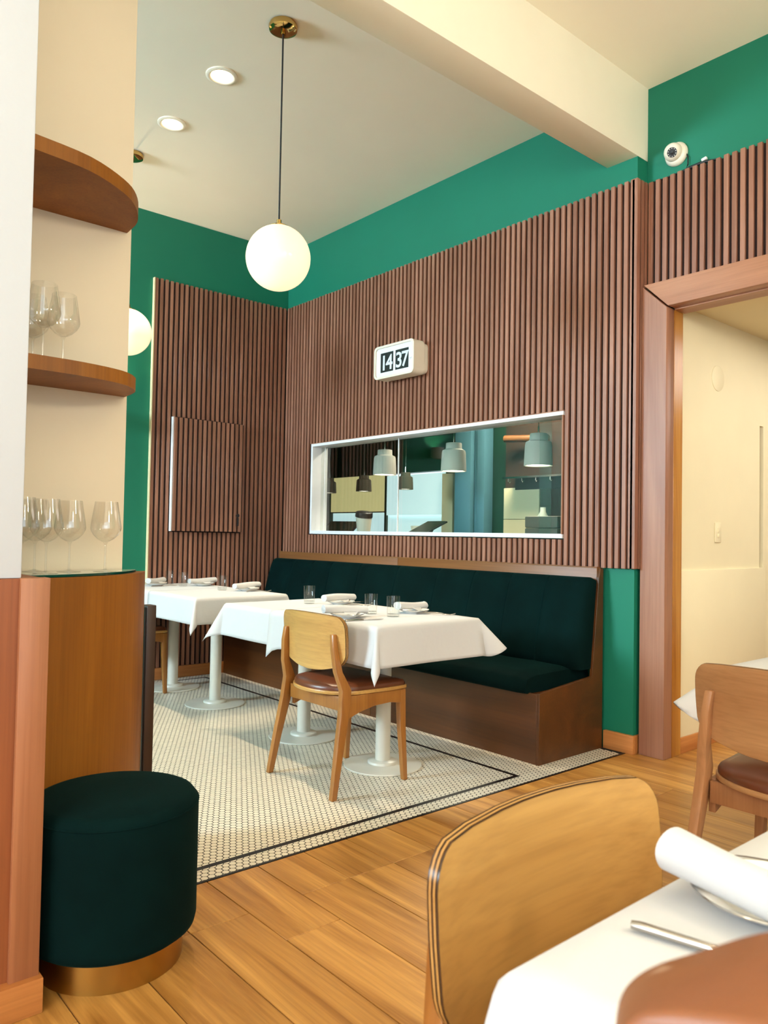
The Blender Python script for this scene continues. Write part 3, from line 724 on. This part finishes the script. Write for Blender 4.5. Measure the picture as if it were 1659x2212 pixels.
# wine glasses
def wine_glass():
    t = thing('wine_glass', 'wine glass', 'wine glass', (0, 0, 0), 0, 'wine glasses by the curved wall')
    outp = [(.001, .0966), (.012, .098), (.026, .106), (.040, .120), (.0475, .134), (.0488, .142), (.0465, .162), (.042, .19), (.036, .228)]
    innp = [(r-.0009, z+.0012) for r, z in outp[1:]]
    MB().lathe(outp+innp[::-1], 36, cap0=False, cap1=False).build('bowl', 'wine', t, smooth=True)
    MB().lathe([(.0036, .004), (.0032, .03), (.0032, .08), (.0045, .090), (.0085, .0965)], 14).build('stem', 'wine', t, smooth=True)
    MB().lathe([(.036, 0), (.036, .0012), (.02, .003), (.006, .006), (.0036, .010)], 32).build('foot', 'wine', t, smooth=True)
    return t
wg = wine_glass()
spots = [(3.155, -2.757, CZT, 'wine glass on the cabinet counter, nearest the green wall'), (3.135, -2.866, CZT, 'wine glass on the cabinet counter, second from the green wall'),
         (3.212, -2.962, CZT, 'wine glass standing foremost on the cabinet counter, third from the green wall'), (3.100, -2.962, CZT, 'wine glass on the cabinet counter behind the third one from the green wall'),
         (3.265, -3.05, CZT, 'wine glass on the cabinet counter half hidden by the white pillar'),
         (3.262, -3.005, 1.659, 'wine glass on the lower shelf, the taller looking one beside the white pillar'), (3.19, -2.923, 1.659, 'wine glass on the lower shelf, the right hand one'),
         (3.108, -2.99, 1.659, 'wine glass on the lower shelf, hidden behind the other two')]
for i, (x, y, z, lb) in enumerate(spots):
    if i == 0: wg.location = (x, y, z); tag(wg, lb)
    else: dup(wg, (x, y, z), i*.7, lb)

# velvet stool
t = thing('velvet_stool', 'round dark green velvet stool on a brass base', 'stool', (3.61, -2.885, 0))
R = .222
MB().lathe([(.186, 0), (.186, .082)], 64).build('base_ring', 'brass', t, smooth=True, angle=50)
prof = [(.186, .075), (R-.02, .078), (R-.004, .09), (R, .108), (R, .40), (R-.003, .418), (R-.014, .432), (R-.03, .437), (.1, .441), (.001, .442)]
MB().lathe(prof, 72, cap0=True, cap1=False).build('drum', 'velvet', t, smooth=True, angle=60)
MB().tube([((R+.0015)*math.cos(a), (R+.0015)*math.sin(a), .405) and Vector(((R-.001)*math.cos(a), (R-.001)*math.sin(a), .412)) for a in [2*PI*k/72 for k in range(73)]], .0022, 6, False).build('seam', 'velvet', t, smooth=True)

# ================================================================== BANQUETTE
BQX = 3.228
bq = thing('banquette', 'long dark green velvet bench with wooden base along the slatted wall', 'bench', (1.6, -.3, 0))
ox, oy = -1.6, .3
MB().box(.02+ox, 1.9+ox, -.556+oy, -.54+oy, 0, .355).build('front_panel', 'banq', bq, bevel=.001, seg=1)
MB().box(1.902+ox, BQX-.018+ox, -.556+oy, -.54+oy, 0, .355).build('front_panel', 'banq', bq, bevel=.001, seg=1)
MB().prism([(-.556+oy, 0), (-.002+oy, 0), (-.002+oy, .985), (-.03+oy, .985), (-.045+oy, .93), (-.10+oy, .40), (-.556+oy, .36)], BQX-.018+ox, BQX+ox, 'x').build('end_panel', 'banq', bq, bevel=.001, seg=1)
MB().box(.02+ox, BQX-.02+ox, -.54+oy, -.02+oy, .33, .35).build('seat_board', 'banq', bq)
MB().box(.01+ox, 1.55+ox, -.034+oy, -.002+oy, .60, .988).build('back_rail', 'banqcap', bq, bevel=.002)
MB().box(1.552+ox, BQX-.02+ox, -.034+oy, -.002+oy, .60, .988).build('back_rail', 'banqcap', bq, bevel=.002)
MB().box(.01+ox, BQX-.02+ox, -.037+oy, -.002+oy, .988, .993).build('top_bead', 'banqcap', bq)
# cushions with channels
seams = [.02, .34, .62, .86, 1.21, 1.63, 2.03, 2.35, 2.65, 2.92, 3.215]
def back_cushion():
    prof = []   # (y, z, side) leaning closed section
    front = [(-.205, .44), (-.216, .50), (-.206, .58), (-.185, .68), (-.160, .78), (-.137, .86), (-.120, .905), (-.105, .926), (-.085, .935)]
    back = [(-.06, .935), (-.042, .92), (-.036, .90), (-.036, .60), (-.04, .44)]
    sec = []; xs = []
    for a, b in zip(seams[:-1], seams[1:]):
        for k in range(10): xs.append((a+(b-a)*k/10, k/10))
    xs.append((seams[-1], 1.0))
    for i, (x, u) in enumerate(xs):
        g = max(0, 1-min(u, 1-u)/.07)
        puff = -.018*math.sin(PI*u)**.6 + .014*g*g
        endk = 1 if i in (0, len(xs)-1) else 0
        s = []
        for j, (yy, zz) in enumerate(front):
            w = math.sin(PI*min(1, (j+.6)/len(front)))**.5
            s.append((x+ox+.016*math.sin(j*.5)*0, yy+puff*w+oy+endk*.015, zz-(.006*g*g if j > 5 else 0)-endk*.012*(j > 5)))
        for yy, zz in back: s.append((x+ox, yy+oy, zz-endk*.012*(zz > .9)))
        sec.append(s)
    return MB().sweep(sec)
bc = back_cushion().build('back_cushion', 'velvet', bq, smooth=True, angle=80)
for sx_ in seams[1:-1]:
    MB().tube([(sx_+ox, yy+oy-.001, zz) for yy, zz in ((-.204, .46), (-.202, .52), (-.193, .58), (-.172, .68), (-.147, .78), (-.124, .86), (-.108, .90), (-.094, .922), (-.078, .930))], .0032, 6).build('seam', 'seam', bc, smooth=True)
def seat_cushion():
    sec = []
    nx = 60
    for i in range(nx+1):
        x = .02+(3.16-.02)*i/nx; e = 1 if i in (0, nx) else 0
        wv = .003*math.sin(x*5.1)+.002*math.sin(x*11)
        p = [(-.585, .352), (-.602, .366), (-.606, .395), (-.600, .425), (-.585, .440+wv), (-.5, .452+wv), (-.35, .455+wv), (-.05, .455), (-.045, .352)]
        sec.append([(x+ox+(.012 if (i == nx and 1 < j < 5) else 0), yy+oy+e*(.012 if j < 4 else 0), zz-e*.012*(zz > .42)) for j, (yy, zz) in enumerate(p)])
    return MB().sweep(sec)
seat_cushion().build('seat_cushion', 'velvet', bq, smooth=True, angle=70)

# ================================================================== TABLES AND CLOTHS
TZ = .74
def ped_table(label, x, y, hx=.325, hy=.32, mat='tablemetal'):
    t = thing('pedestal_table', label, 'table', (x, y, 0))
    MB().box(-hx, hx, -hy, hy, .705, TZ-.006).build('table_top', 'tabletop', t, bevel=.004)
    MB().lathe([(.14, .695), (.14, .705)], 24).build('mounting_plate', 'tabletop', t)
    MB().lathe([(.0375, .016), (.0375, .695)], 32).build('column', mat, t, smooth=True)
    MB().lathe([(.195, 0), (.197, .003), (.194, .007), (.08, .013), (.04, .016)], 56).build('base_plate', mat, t, smooth=True, angle=50)
    MB().lathe([(.076, .012), (.075, .022), (.070, .026), (.042, .028), (.038, .03)], 40).build('collar', mat, t, smooth=True, angle=50)
    return t
def cloth(label, x0, x1, y0, y1, drop, side=(1, 1, 1, 1), flare=None, tipx=None, seed=0, lift=0.0):
    """side = overhang on (-x, +x, -y, +y) as a fraction of drop; flare = {(sx, sy): amount}."""
    rnd = random.Random(seed); flare = flare or {}
    cx, cy = (x0+x1)/2, (y0+y1)/2
    ph = [rnd.uniform(0, 6) for _ in range(8)]
    def axis(lo, hi, dl, dh):
        n = 18; m_ = 12; v = []
        if dl > 0: v += [lo-dl*(m_-k)/m_ for k in range(m_)]
        v += [lo+(hi-lo)*k/n for k in range(n+1)]
        if dh > 0: v += [hi+dh*(k+1)/m_ for k in range(m_)]
        return v
    us = axis(x0, x1, drop*side[0], drop*side[1]); vs = axis(y0, y1, drop*side[2], drop*side[3])
    r = .012
    def hang(t, a):
        if t <= r*PI/2: return r*math.sin(t/r), r*(1-math.cos(t/r))
        d_ = t-r*PI/2; return r+a*d_, r+d_*math.sqrt(max(0.05, 1-a*a))
    P = []
    for u in us:
        for v in vs:
            du = max(0, x0-u, u-x1); dv = max(0, y0-v, v-y1)
            sx = -1 if u < x0 else 1; sy = -1 if v < y0 else 1
            bx, by = min(max(u, x0), x1), min(max(v, y0), y1)
            if du == 0 and dv == 0:
                P.append((u-cx, v-cy, TZ+.0006*math.sin(u*9+ph[0])*math.sin(v*8+ph[1])+lift)); continue
            rr = math.hypot(du, dv); th = math.atan2(dv, du)
            if du and dv:
                fl = flare.get((sx, sy), .38)
                a = .06+(fl-.06)*math.sin(2*th)**1.6
                if fl > .55: rr = min(rr, drop*(1+.08*math.sin(2*th)))*(1-.0) if rr > drop else rr
                o_, d_ = hang(rr, a)
                P.append((bx+sx*o_*math.cos(th)-cx, by+sy*o_*math.sin(th)-cy, TZ-d_+lift))
            else:
                s_ = v if du else u
                wob = .5+.5*math.sin(s_*13+ph[2 if du else 3]+(sx if du else sy))
                # keep the cloth relaxed outward close to flared corners
                ends = ((y0, -1), (y1, 1)) if du else ((x0, -1), (x1, 1))
                extra = 0
                for e, sg in ends:
                    fl = flare.get((sx, sg) if du else (sg, sy), .38)
                    extra += max(0, fl-.45)*.6*math.exp(-abs(s_-e)/.09)
                t_ = rr
                if tipx and not du and sy < 0: t_ = rr*(1+.32*math.exp(-abs(s_-tipx)/.05))
                o_, d_ = hang(t_, min(.8, .05+.05*wob+extra))
                P.append((bx+(sx*o_ if du else 0)-cx, by+(sy*o_ if dv else 0)-cy, TZ-d_+lift))
    nv = len(vs); fs = []
    for i in range(len(us)-1):
        for j in range(nv-1): fs.append((i*nv+j, (i+1)*nv+j, (i+1)*nv+j+1, i*nv+j+1))
    me = bpy.data.meshes.new('tablecloth'); me.from_pydata([(a, b, c_) for a, b, c_ in P], [], fs)
    me.materials.append(MT['cloth']); me.polygons.foreach_set('use_smooth', [True]*len(me.polygons))
    o = link('tablecloth', me, None, (cx, cy, 0)); tag(o, label, 'tablecloth')
    so = o.modifiers.new('thickness', 'SOLIDIFY'); so.thickness = .0015; so.offset = 1
    return o
ped_table('white pedestal table under the dining chair, near end of the bench', 2.734, -1.167)
ped_table('white pedestal table joined left of the one with the chair', 2.044, -1.167)
ped_table('white pedestal table of the far pair, nearer one', 1.005, -1.165, .312)
ped_table('white pedestal table in the far corner by the slatted wall', .335, -1.15, .31)
cloth('white tablecloth with flared corner on the joined middle table, left part', 1.712, 2.384, -1.495, -.838, .185, (1, 0, 1, 1), {(-1, -1): .5}, seed=1)
cloth('white tablecloth with hanging points on the table by the dining chair', 2.20, 3.062, -1.497, -.836, .19, (0, 1, 1, 1), {(1, 1): .70, (1, -1): .3}, tipx=2.20, seed=2, lift=.0022)
cloth('white tablecloth on the nearer table of the far pair', .672, 1.338, -1.492, -.838, .17, (0, 1, 1, 1), {(1, -1): .35}, seed=3, lift=.0022)
cloth('white tablecloth on the corner table beside the slatted wall', .02, .648, -1.49, -.83, .19, (0, 1, 1, 1), {(1, -1): .2, (1, 1): .2}, seed=4)
ped_table('pedestal table behind the right hand chair by the doorway', 4.84, -.85)
cloth('white tablecloth behind the right hand chair by the doorway', 4.495, 5.185, -1.20, -.52, .20, flare={(-1, -1): .82}, seed=5)
ped_table('pedestal table in the foreground at lower right', 5.56, -2.78, .33, .36)
cloth('white tablecloth filling the lower right foreground', 5.212, 5.92, -3.15, -2.41, .24, flare={(-1, -1): .25}, seed=6)

# ================================================================== CHAIRS
def make_chair(label, wmat='chair', pmat='ply'):
    t = thing('dining_chair', label, 'chair', (0, 0, 0), 0, 'oak dining chairs with leather seats')
    def leg(pts, name='leg'):   # pts: (x, y, z, wx, wy)
        sec = [[(x-a/2, y-b/2, z), (x+a/2, y-b/2, z), (x+a/2, y+b/2, z), (x-a/2, y+b/2, z)] for x, y, z, a, b in pts]
        return MB().sweep(sec).build(name, wmat, t, bevel=.004, seg=2)
    for s in (-1, 1):
        leg([(s*.252, -.228, 0, .026, .028), (s*.242, -.196, .18, .030, .036), (s*.230, -.160, .36, .031, .048), (s*.222, -.148, .46, .031, .052), (s*.208, -.180, .54, .029, .036), (s*.195, -.193, .64, .026, .028), (s*.185, -.192, .705, .024, .022)])
        leg([(s*.222, .214, 0, .025, .025), (s*.205, .206, .25, .031, .034), (s*.200, .202, .425, .034, .040)])
        # curved side rail
        rail = [(-.13, .428), (.19, .428), (.19, .362), (.12, .372), (.03, .368), (-.06, .350), (-.13, .325)]
        MB().prism(rail, s*.208-.011, s*.208+.011, 'x').build('side_rail', wmat, t, bevel=.002)
    MB().box(-.19, .19, .19, .212, .365, .428).build('front_rail', wmat, t, bevel=.002)
    MB().box(-.205, .205, -.15, -.128, .36, .425).build('rear_rail', wmat, t, bevel=.002)
    # seat: plywood shell + leather pad
    def outline(g):
        p = []
        for k in range(33):
            a = PI+PI*k/32     # rounded rear
            p.append(((.222-g)*math.cos(a)*(1 if abs(math.cos(a)) < .98 else 1), -.05+(.165-g)*math.sin(a)))
        p += [(.235-g, .10), (.232-g, .205-g), (.222-g, .222-g), (-.222+g, .222-g), (-.232+g, .205-g), (-.235+g, .10)]
        return p
    MB().prism(outline(0), .430, .446).build('seat_shell', pmat, t, bevel=.003)
    o1, o2, o3 = outline(.006), outline(.012), outline(.04)
    n = len(o1)
    MB().add([(a, b, .4465) for a, b in o1]+[(a, b, .458) for a, b in o1]+[(a, b, .468) for a, b in o2]+[(a, b, .476) for a, b in o3]+[(0, .02, .479)],
             [tuple(range(n))[::-1]]+[(i+k*n, (i+1) % n+k*n, (i+1) % n+(k+1)*n, i+(k+1)*n) for k in range(3) for i in range(n)]+[(i+3*n, (i+1) % n+3*n, 4*n) for i in range(n)]).build('seat_pad', 'leather', t, smooth=True, angle=70)
    # curved plywood backrest
    NU, NV = 28, 14; front = []; back = []
    def shape(u, v):
        # u in -1..1, v in 0..1; rounded outline: wide, tapering and rounding towards the bottom
        top = .792-.012*u*u; bot = .528+.075*abs(u)**2.2
        z = bot+(top-bot)*v
        hw_ = .242*(1-.05*(1-v))
        return u, v, z, hw_
    outl = []
    # outline polygon in (x, z), superellipse style corners
    W_, zt, zb = .242, .790, .528
    def corner(cx, cz, rx, rz, a0, a1, n=8): return [(cx+rx*math.cos(math.radians(a0+(a1-a0)*k/n)), cz+rz*math.sin(math.radians(a0+(a1-a0)*k/n))) for k in range(n+1)]
    outl = corner(W_-.055, zt-.055-.006, .055, .055, 0, 90)+[(W_*.4, zt-.002), (0, zt), (-W_*.4, zt-.002)]+corner(-W_+.055, zt-.055-.006, .055, .055, 90, 180)
    outl += [(-W_-.001, .68)]+corner(-W_+.09, .625, .088, .075, 180, 250)+[(-.09, .534), (0, zb), (.09, .534)]+corner(W_-.09, .625, .088, .075, 290, 360)+[(W_+.001, .68)]
    def yb(x, z): return -.192+.035*(x/.242)**2-.085*(z-.66)
    TH = .018
    bmx = bmesh.new()
    # fill outline as a fine grid by scanlines
    def halfw(z):
        xs = [];
        for i in range(len(outl)):
            (xa, za), (xb, zb_) = outl[i], outl[(i+1) % len(outl)]
            if (za-z)*(zb_-z) <= 0 and abs(za-zb_) > 1e-9: xs.append(abs(xa+(z-za)/(zb_-za)*(xb-xa)))
        return max(xs) if xs else 0
    zs = [zb+.0008+(zt-zb-.0016)*(.5-.5*math.cos(PI*k/26)) for k in range(27)]
    sec_f, sec_b = [], []
    mbk = MB()
    rows = []
    for z in zs:
        hw_ = max(halfw(z), .01); rows.append([(hw_*(-1+2*k/NU), z) for k in range(NU+1)])
    V = [(x, yb(x, z)+TH/2, z) for rw in rows for x, z in rw]+[(x, yb(x, z)-TH/2, z) for rw in rows for x, z in rw]
    nr, nc = len(rows), NU+1; off = nr*nc; Ff = []; Fe = []
    for i in range(nr-1):
        for k in range(nc-1):
            a = i*nc+k; Ff.append((a, a+1, a+nc+1, a+nc)); Ff.append((a+off, a+nc+off, a+nc+1+off, a+1+off))
    for i in range(nr-1):
        for k in (0, nc-1): a = i*nc+k; Fe.append((a, a+nc, a+nc+off, a+off))
    for k in range(nc-1):
        for i in (0, nr-1): a = i*nc+k; Fe.append((a, a+1, a+1+off, a+off))
    bo = MB().add(V, Ff).build('backrest', pmat, t, smooth=True, angle=50)
    # laminated edge band: three plies
    rim = [i*nc for i in range(nr)]+[(nr-1)*nc+k for k in range(1, nc)]+[i*nc+nc-1 for i in range(nr-2, -1, -1)]+[k for k in range(nc-2, 0, -1)]
    for q_, mm in ((0, 'plyedge'), (1, pmat), (2, 'plyedge'), (3, pmat), (4, 'plyedge')):
        e = MB(); n = len(rim); vs = []
        for w0 in (q_/5, (q_+1)/5):
            for i in rim:
                p = Vector(V[i]); d2 = Vector((p.x, 0, p.z-.66)).normalized()*(.0012 if q_ in (1, 2, 3) else .0004)
                vs.append((p.x+d2.x, p.y-TH*w0, p.z+d2.z))
        e.add(vs, [(i, (i+1) % n, (i+1) % n+n, i+n) for i in range(n)]).build('ply_edge', mm, bo, smooth=True)
    return t
ch = make_chair('oak dining chair with brown leather seat in the middle of the tiled floor')
ch.location = (2.75, -1.452, 0)
dup(ch, (.28, -1.50, 0), 0, 'oak dining chair at the corner table mostly hidden by the curved cabinet')
dup(ch, (5.203, -2.842, 0), -PI/2, 'oak dining chair in the foreground showing the front of its backrest')
ch2 = make_chair('pale brown dining chair cut off by the right edge near the doorway', 'chairb', 'plyb')
ch2.location = (4.755, -1.28, 0)

# leather chair at the near table end (only a top corner shows)
t = thing('leather_chair', 'tan leather chair back corner at the bottom right of the foreground', 'chair', (5.70, -3.2, 0))
far_p = [(-.246, .50), (-.250, .885), (-.247, .905), (-.228, .928), (-.200, .945), (-.172, .968), (-.14, .984), (-.08, .994), (0, .997), (.08, .994), (.17, .975), (.23, .92), (.246, .86), (.246, .50)]
near_p = [(-.190, .50), (-.190, .92), (-.186, .952), (-.176, .965), (-.160, .972), (-.14, .979), (-.12, .985), (-.08, .992), (0, .997), (.08, .994), (.15, .975), (.19, .92), (.20, .86), (.20, .50)]
def relax(p, it=14):   # resample evenly along each span, then round the corners
    q = [(p[i][0]+(p[i+1][0]-p[i][0])*k/6, p[i][1]+(p[i+1][1]-p[i][1])*k/6) for i in range(len(p)-1) for k in range(6)]+[p[-1]]
    for _ in range(it): q = [q[0]]+[tuple((q[i-1][j]+2*q[i][j]+q[i+1][j])/4 for j in (0, 1)) for i in range(1, len(q)-1)]+[q[-1]]
    return q
far_p = relax(far_p); near_p = relax(near_p)
n = len(far_p)
MB().add([(a, -.15, b) for a, b in far_p]+[(a, -.25, b) for a, b in near_p], [tuple(range(n)), tuple(range(n, 2*n))[::-1]]+[(i, (i+1) % n, (i+1) % n+n, i+n) for i in range(n)]).build('back_pad', 'leather3', t, bevel=.006, seg=3)
MB().box(-.235, .235, -.19, .22, .40, .48).build('seat_pad', 'leather3', t, bevel=.02, seg=3)
for sx in (-1, 1):
    for sy in (-.2, .18): MB().box(sx*.2-.018, sx*.2+.018, sy-.018, sy+.018, 0, .40).build('leg', 'chair', t, bevel=.003)

# ================================================================== TABLEWARE
def tumbler():
    t = thing('tumbler', 'tumbler', 'glass', (0, 0, 0), 0, 'water tumblers on the tables')
    MB().lathe([(.029, 0), (.031, .002), (.033, .10), (.0318, .10), (.0295, .014), (.001, .0125)], 36, cap0=True, cap1=False).build('body', 'tumbler', t, smooth=True, angle=50)
    MB().lathe([(.0335, .0985), (.0335, .1005), (.0315, .1005), (.0315, .0985)], 36, cap0=False, cap1=False).build('rim', 'tumbler', t, smooth=True)
    MB().lathe([(.0285, .0015), (.0293, .012)], 32).build('thick_base', 'tumbler', t, smooth=True)
    return t
TZ2 = TZ+.005
tb = tumbler()
for i, (x, y, lb) in enumerate(((1.99, -1.108, 'water tumbler on the joined middle table, the lone one at its left'), (2.636, -1.179, 'water tumbler behind the rolled napkin next to the dining chair'),
                     (2.796, -1.169, 'water tumbler nearest the right end of the middle table'), (.125, -1.094, 'water tumbler on the corner table, farthest left'),
                     (.353, -1.095, 'water tumbler on the corner table, second from left'), (.846, -1.041, 'water tumbler on the nearer table of the far pair'))):
    if i == 0: tb.location = (x, y, TZ2); tag(tb, lb)
    else: dup(tb, (x, y, TZ2), i*.5, lb)
def plate(label, x, y, r=.082):
    t = thing('side_plate', label, 'plate', (x, y, TZ2), 0, 'side plates on the tables')
    MB().lathe([(.001, .0), (r*.55, 0), (r*.58, .003), (r*.7, .007), (r*.98, .0165), (r, .018), (r*.99, .0195), (r*.72, .0105), (r*.6, .0065), (.001, .006)], 48, cap0=False, cap1=False).build('dish', 'porcelain', t, smooth=True)
    MB().tube([(r*.995*math.cos(a), r*.995*math.sin(a), .0186) for a in [2*PI*k/48 for k in range(49)]], .0012, 6, False).build('rim', 'steel', t, smooth=True)
    return t
def napkin(label, x, y, ang, L=.235, r=.021, seed=0, z=TZ2+.016, flap=True):
    t = thing('rolled_napkin', label, 'napkin', (x, y, z), ang, 'rolled napkins on the plates')
    rnd = random.Random(seed); sec = []; N = 26
    for i in range(19):
        u = i/18; xx = L*(u-.5)
        rr = r*(1+.06*math.sin(u*5+seed)); zz = r*.92+.004*math.sin(u*3.1+seed)-.003*(u-.5)
        sec.append([(xx, rr*1.15*math.cos(a)*(1+.03*math.sin(3*a+u*4)), zz+rr*.92*math.sin(a)) for a in [2*PI*k/N for k in range(N)]])
    MB().sweep(sec).build('roll', 'napkin', t, smooth=True, angle=60)
    for e, xx in ((0, -L/2), (1, L/2)):     # spiral edge on the roll ends
        pts = [(xx+(.0005 if e else -.0005), r*1.1*(.9-.12*k/6)*math.cos(k*.7)*(1-k/26), r*.92+r*.9*(.9-.12*k/6)*math.sin(k*.7)*(1-k/26)) for k in range(22)]
        MB().tube(pts, .0011, 5).build('fold_edge', 'napkin', t, smooth=True)
    if flap:
        MB().add([(-.02, -r*1.0, r*.5), (.06, -r*1.02, r*.45), (.03, -r*1.5-.012, -.010), (-.02, -r*1.0, r*.5-.002), (.06, -r*1.02, r*.45-.002), (.03, -r*1.5-.012, -.012)],
                 [(0, 1, 2), (5, 4, 3), (0, 3, 4, 1), (1, 4, 5, 2), (2, 5, 3, 0)]).build('loose_corner', 'napkin', t)
    return t
sets = [(2.13, -.985, 95, 'on the joined middle table, far side'), (2.71, -1.39, 78, 'right behind the dining chair'), (2.715, -.955, 100, 'at the right end of the middle table, bench side'),
        (.21, -1.24, 128, 'on the corner table, partly behind the curved cabinet'), (.37, -.94, 98, 'on the corner table, bench side'), (.985, -.92, 104, 'on the nearer table of the far pair')]
for i, (x, y, a, lb) in enumerate(sets):
    plate('white side plate '+lb, x, y); napkin('white rolled napkin '+lb, x-.03, y+.01, math.radians(a), seed=i)
plate('white side plate with dark rim in the lower right foreground', 5.318, -2.832, .085)
napkin('large white rolled napkin in the lower right foreground', 5.325, -2.885, math.radians(-8), .21, .026, 9, TZ2+.017, False)
def knife(label, x, y, ang, L=.21):
    t = thing('table_knife', label, 'knife', (x, y, TZ2-.001), ang, 'table knives')
    MB().tube([(0, 0, .004), (.01, 0, .0045), (L*.42, 0, .004), (L*.47, 0, .0035)], [.0042, .0052, .0048, .0035], 12).build('handle', 'steel', t, smooth=True)
    MB().prism([(L*.46, -.004), (L*.5, -.009), (L*.85, -.009), (L, .004), (L*.46, .004)], .0025, .0042).build('blade', 'steel', t)
    return t
def fork(label, x, y, ang, L=.20):
    t = thing('table_fork', label, 'fork', (x, y, TZ2-.001), ang, 'table forks')
    pts = [(L*u, 0, .003+.009*math.sin(PI*min(1, u*1.25))*(u < .8)+.010*max(0, u-.75)) for u in [k/14 for k in range(11)]]
    MB().tube(pts, [.0045-.002*abs(k/10-.1) for k in range(11)], 8).build('handle', 'steel', t, smooth=True)
    for k in range(4): MB().tube([(L*.7, (k-1.5)*.003, .004), (L*.76, (k-1.5)*.006, .006), (L*.86, (k-1.5)*.0062, .004), (L, (k-1.5)*.0062, .010)], .0014, 6).build('tine', 'steel', t, smooth=True)
    return t
knife('table knife beside the dining chair plate', 2.835, -1.50, math.radians(80))
knife('table knife left of the dining chair plate', 2.63, -1.50, math.radians(100), .16)
fork('table fork at the right end of the middle table', 2.77, -.985, math.radians(40))
knife('table knife at the far side of the joined middle table', 2.0, -.93, math.radians(60), .18)
fork('table fork on the joined middle table by the rolled napkin', 2.22, -1.05, math.radians(55), .17)
fork('table fork on the nearer table of the far pair', 1.07, -.98, math.radians(70), .17)
knife('table knife on the corner table by the curved cabinet', .33, -1.33, math.radians(95))
knife('table knife lying across the foreground tablecloth', 5.243, -2.992, math.radians(14), .22)
fork('table fork beyond the foreground napkin', 5.232, -2.735, math.radians(4), .2)
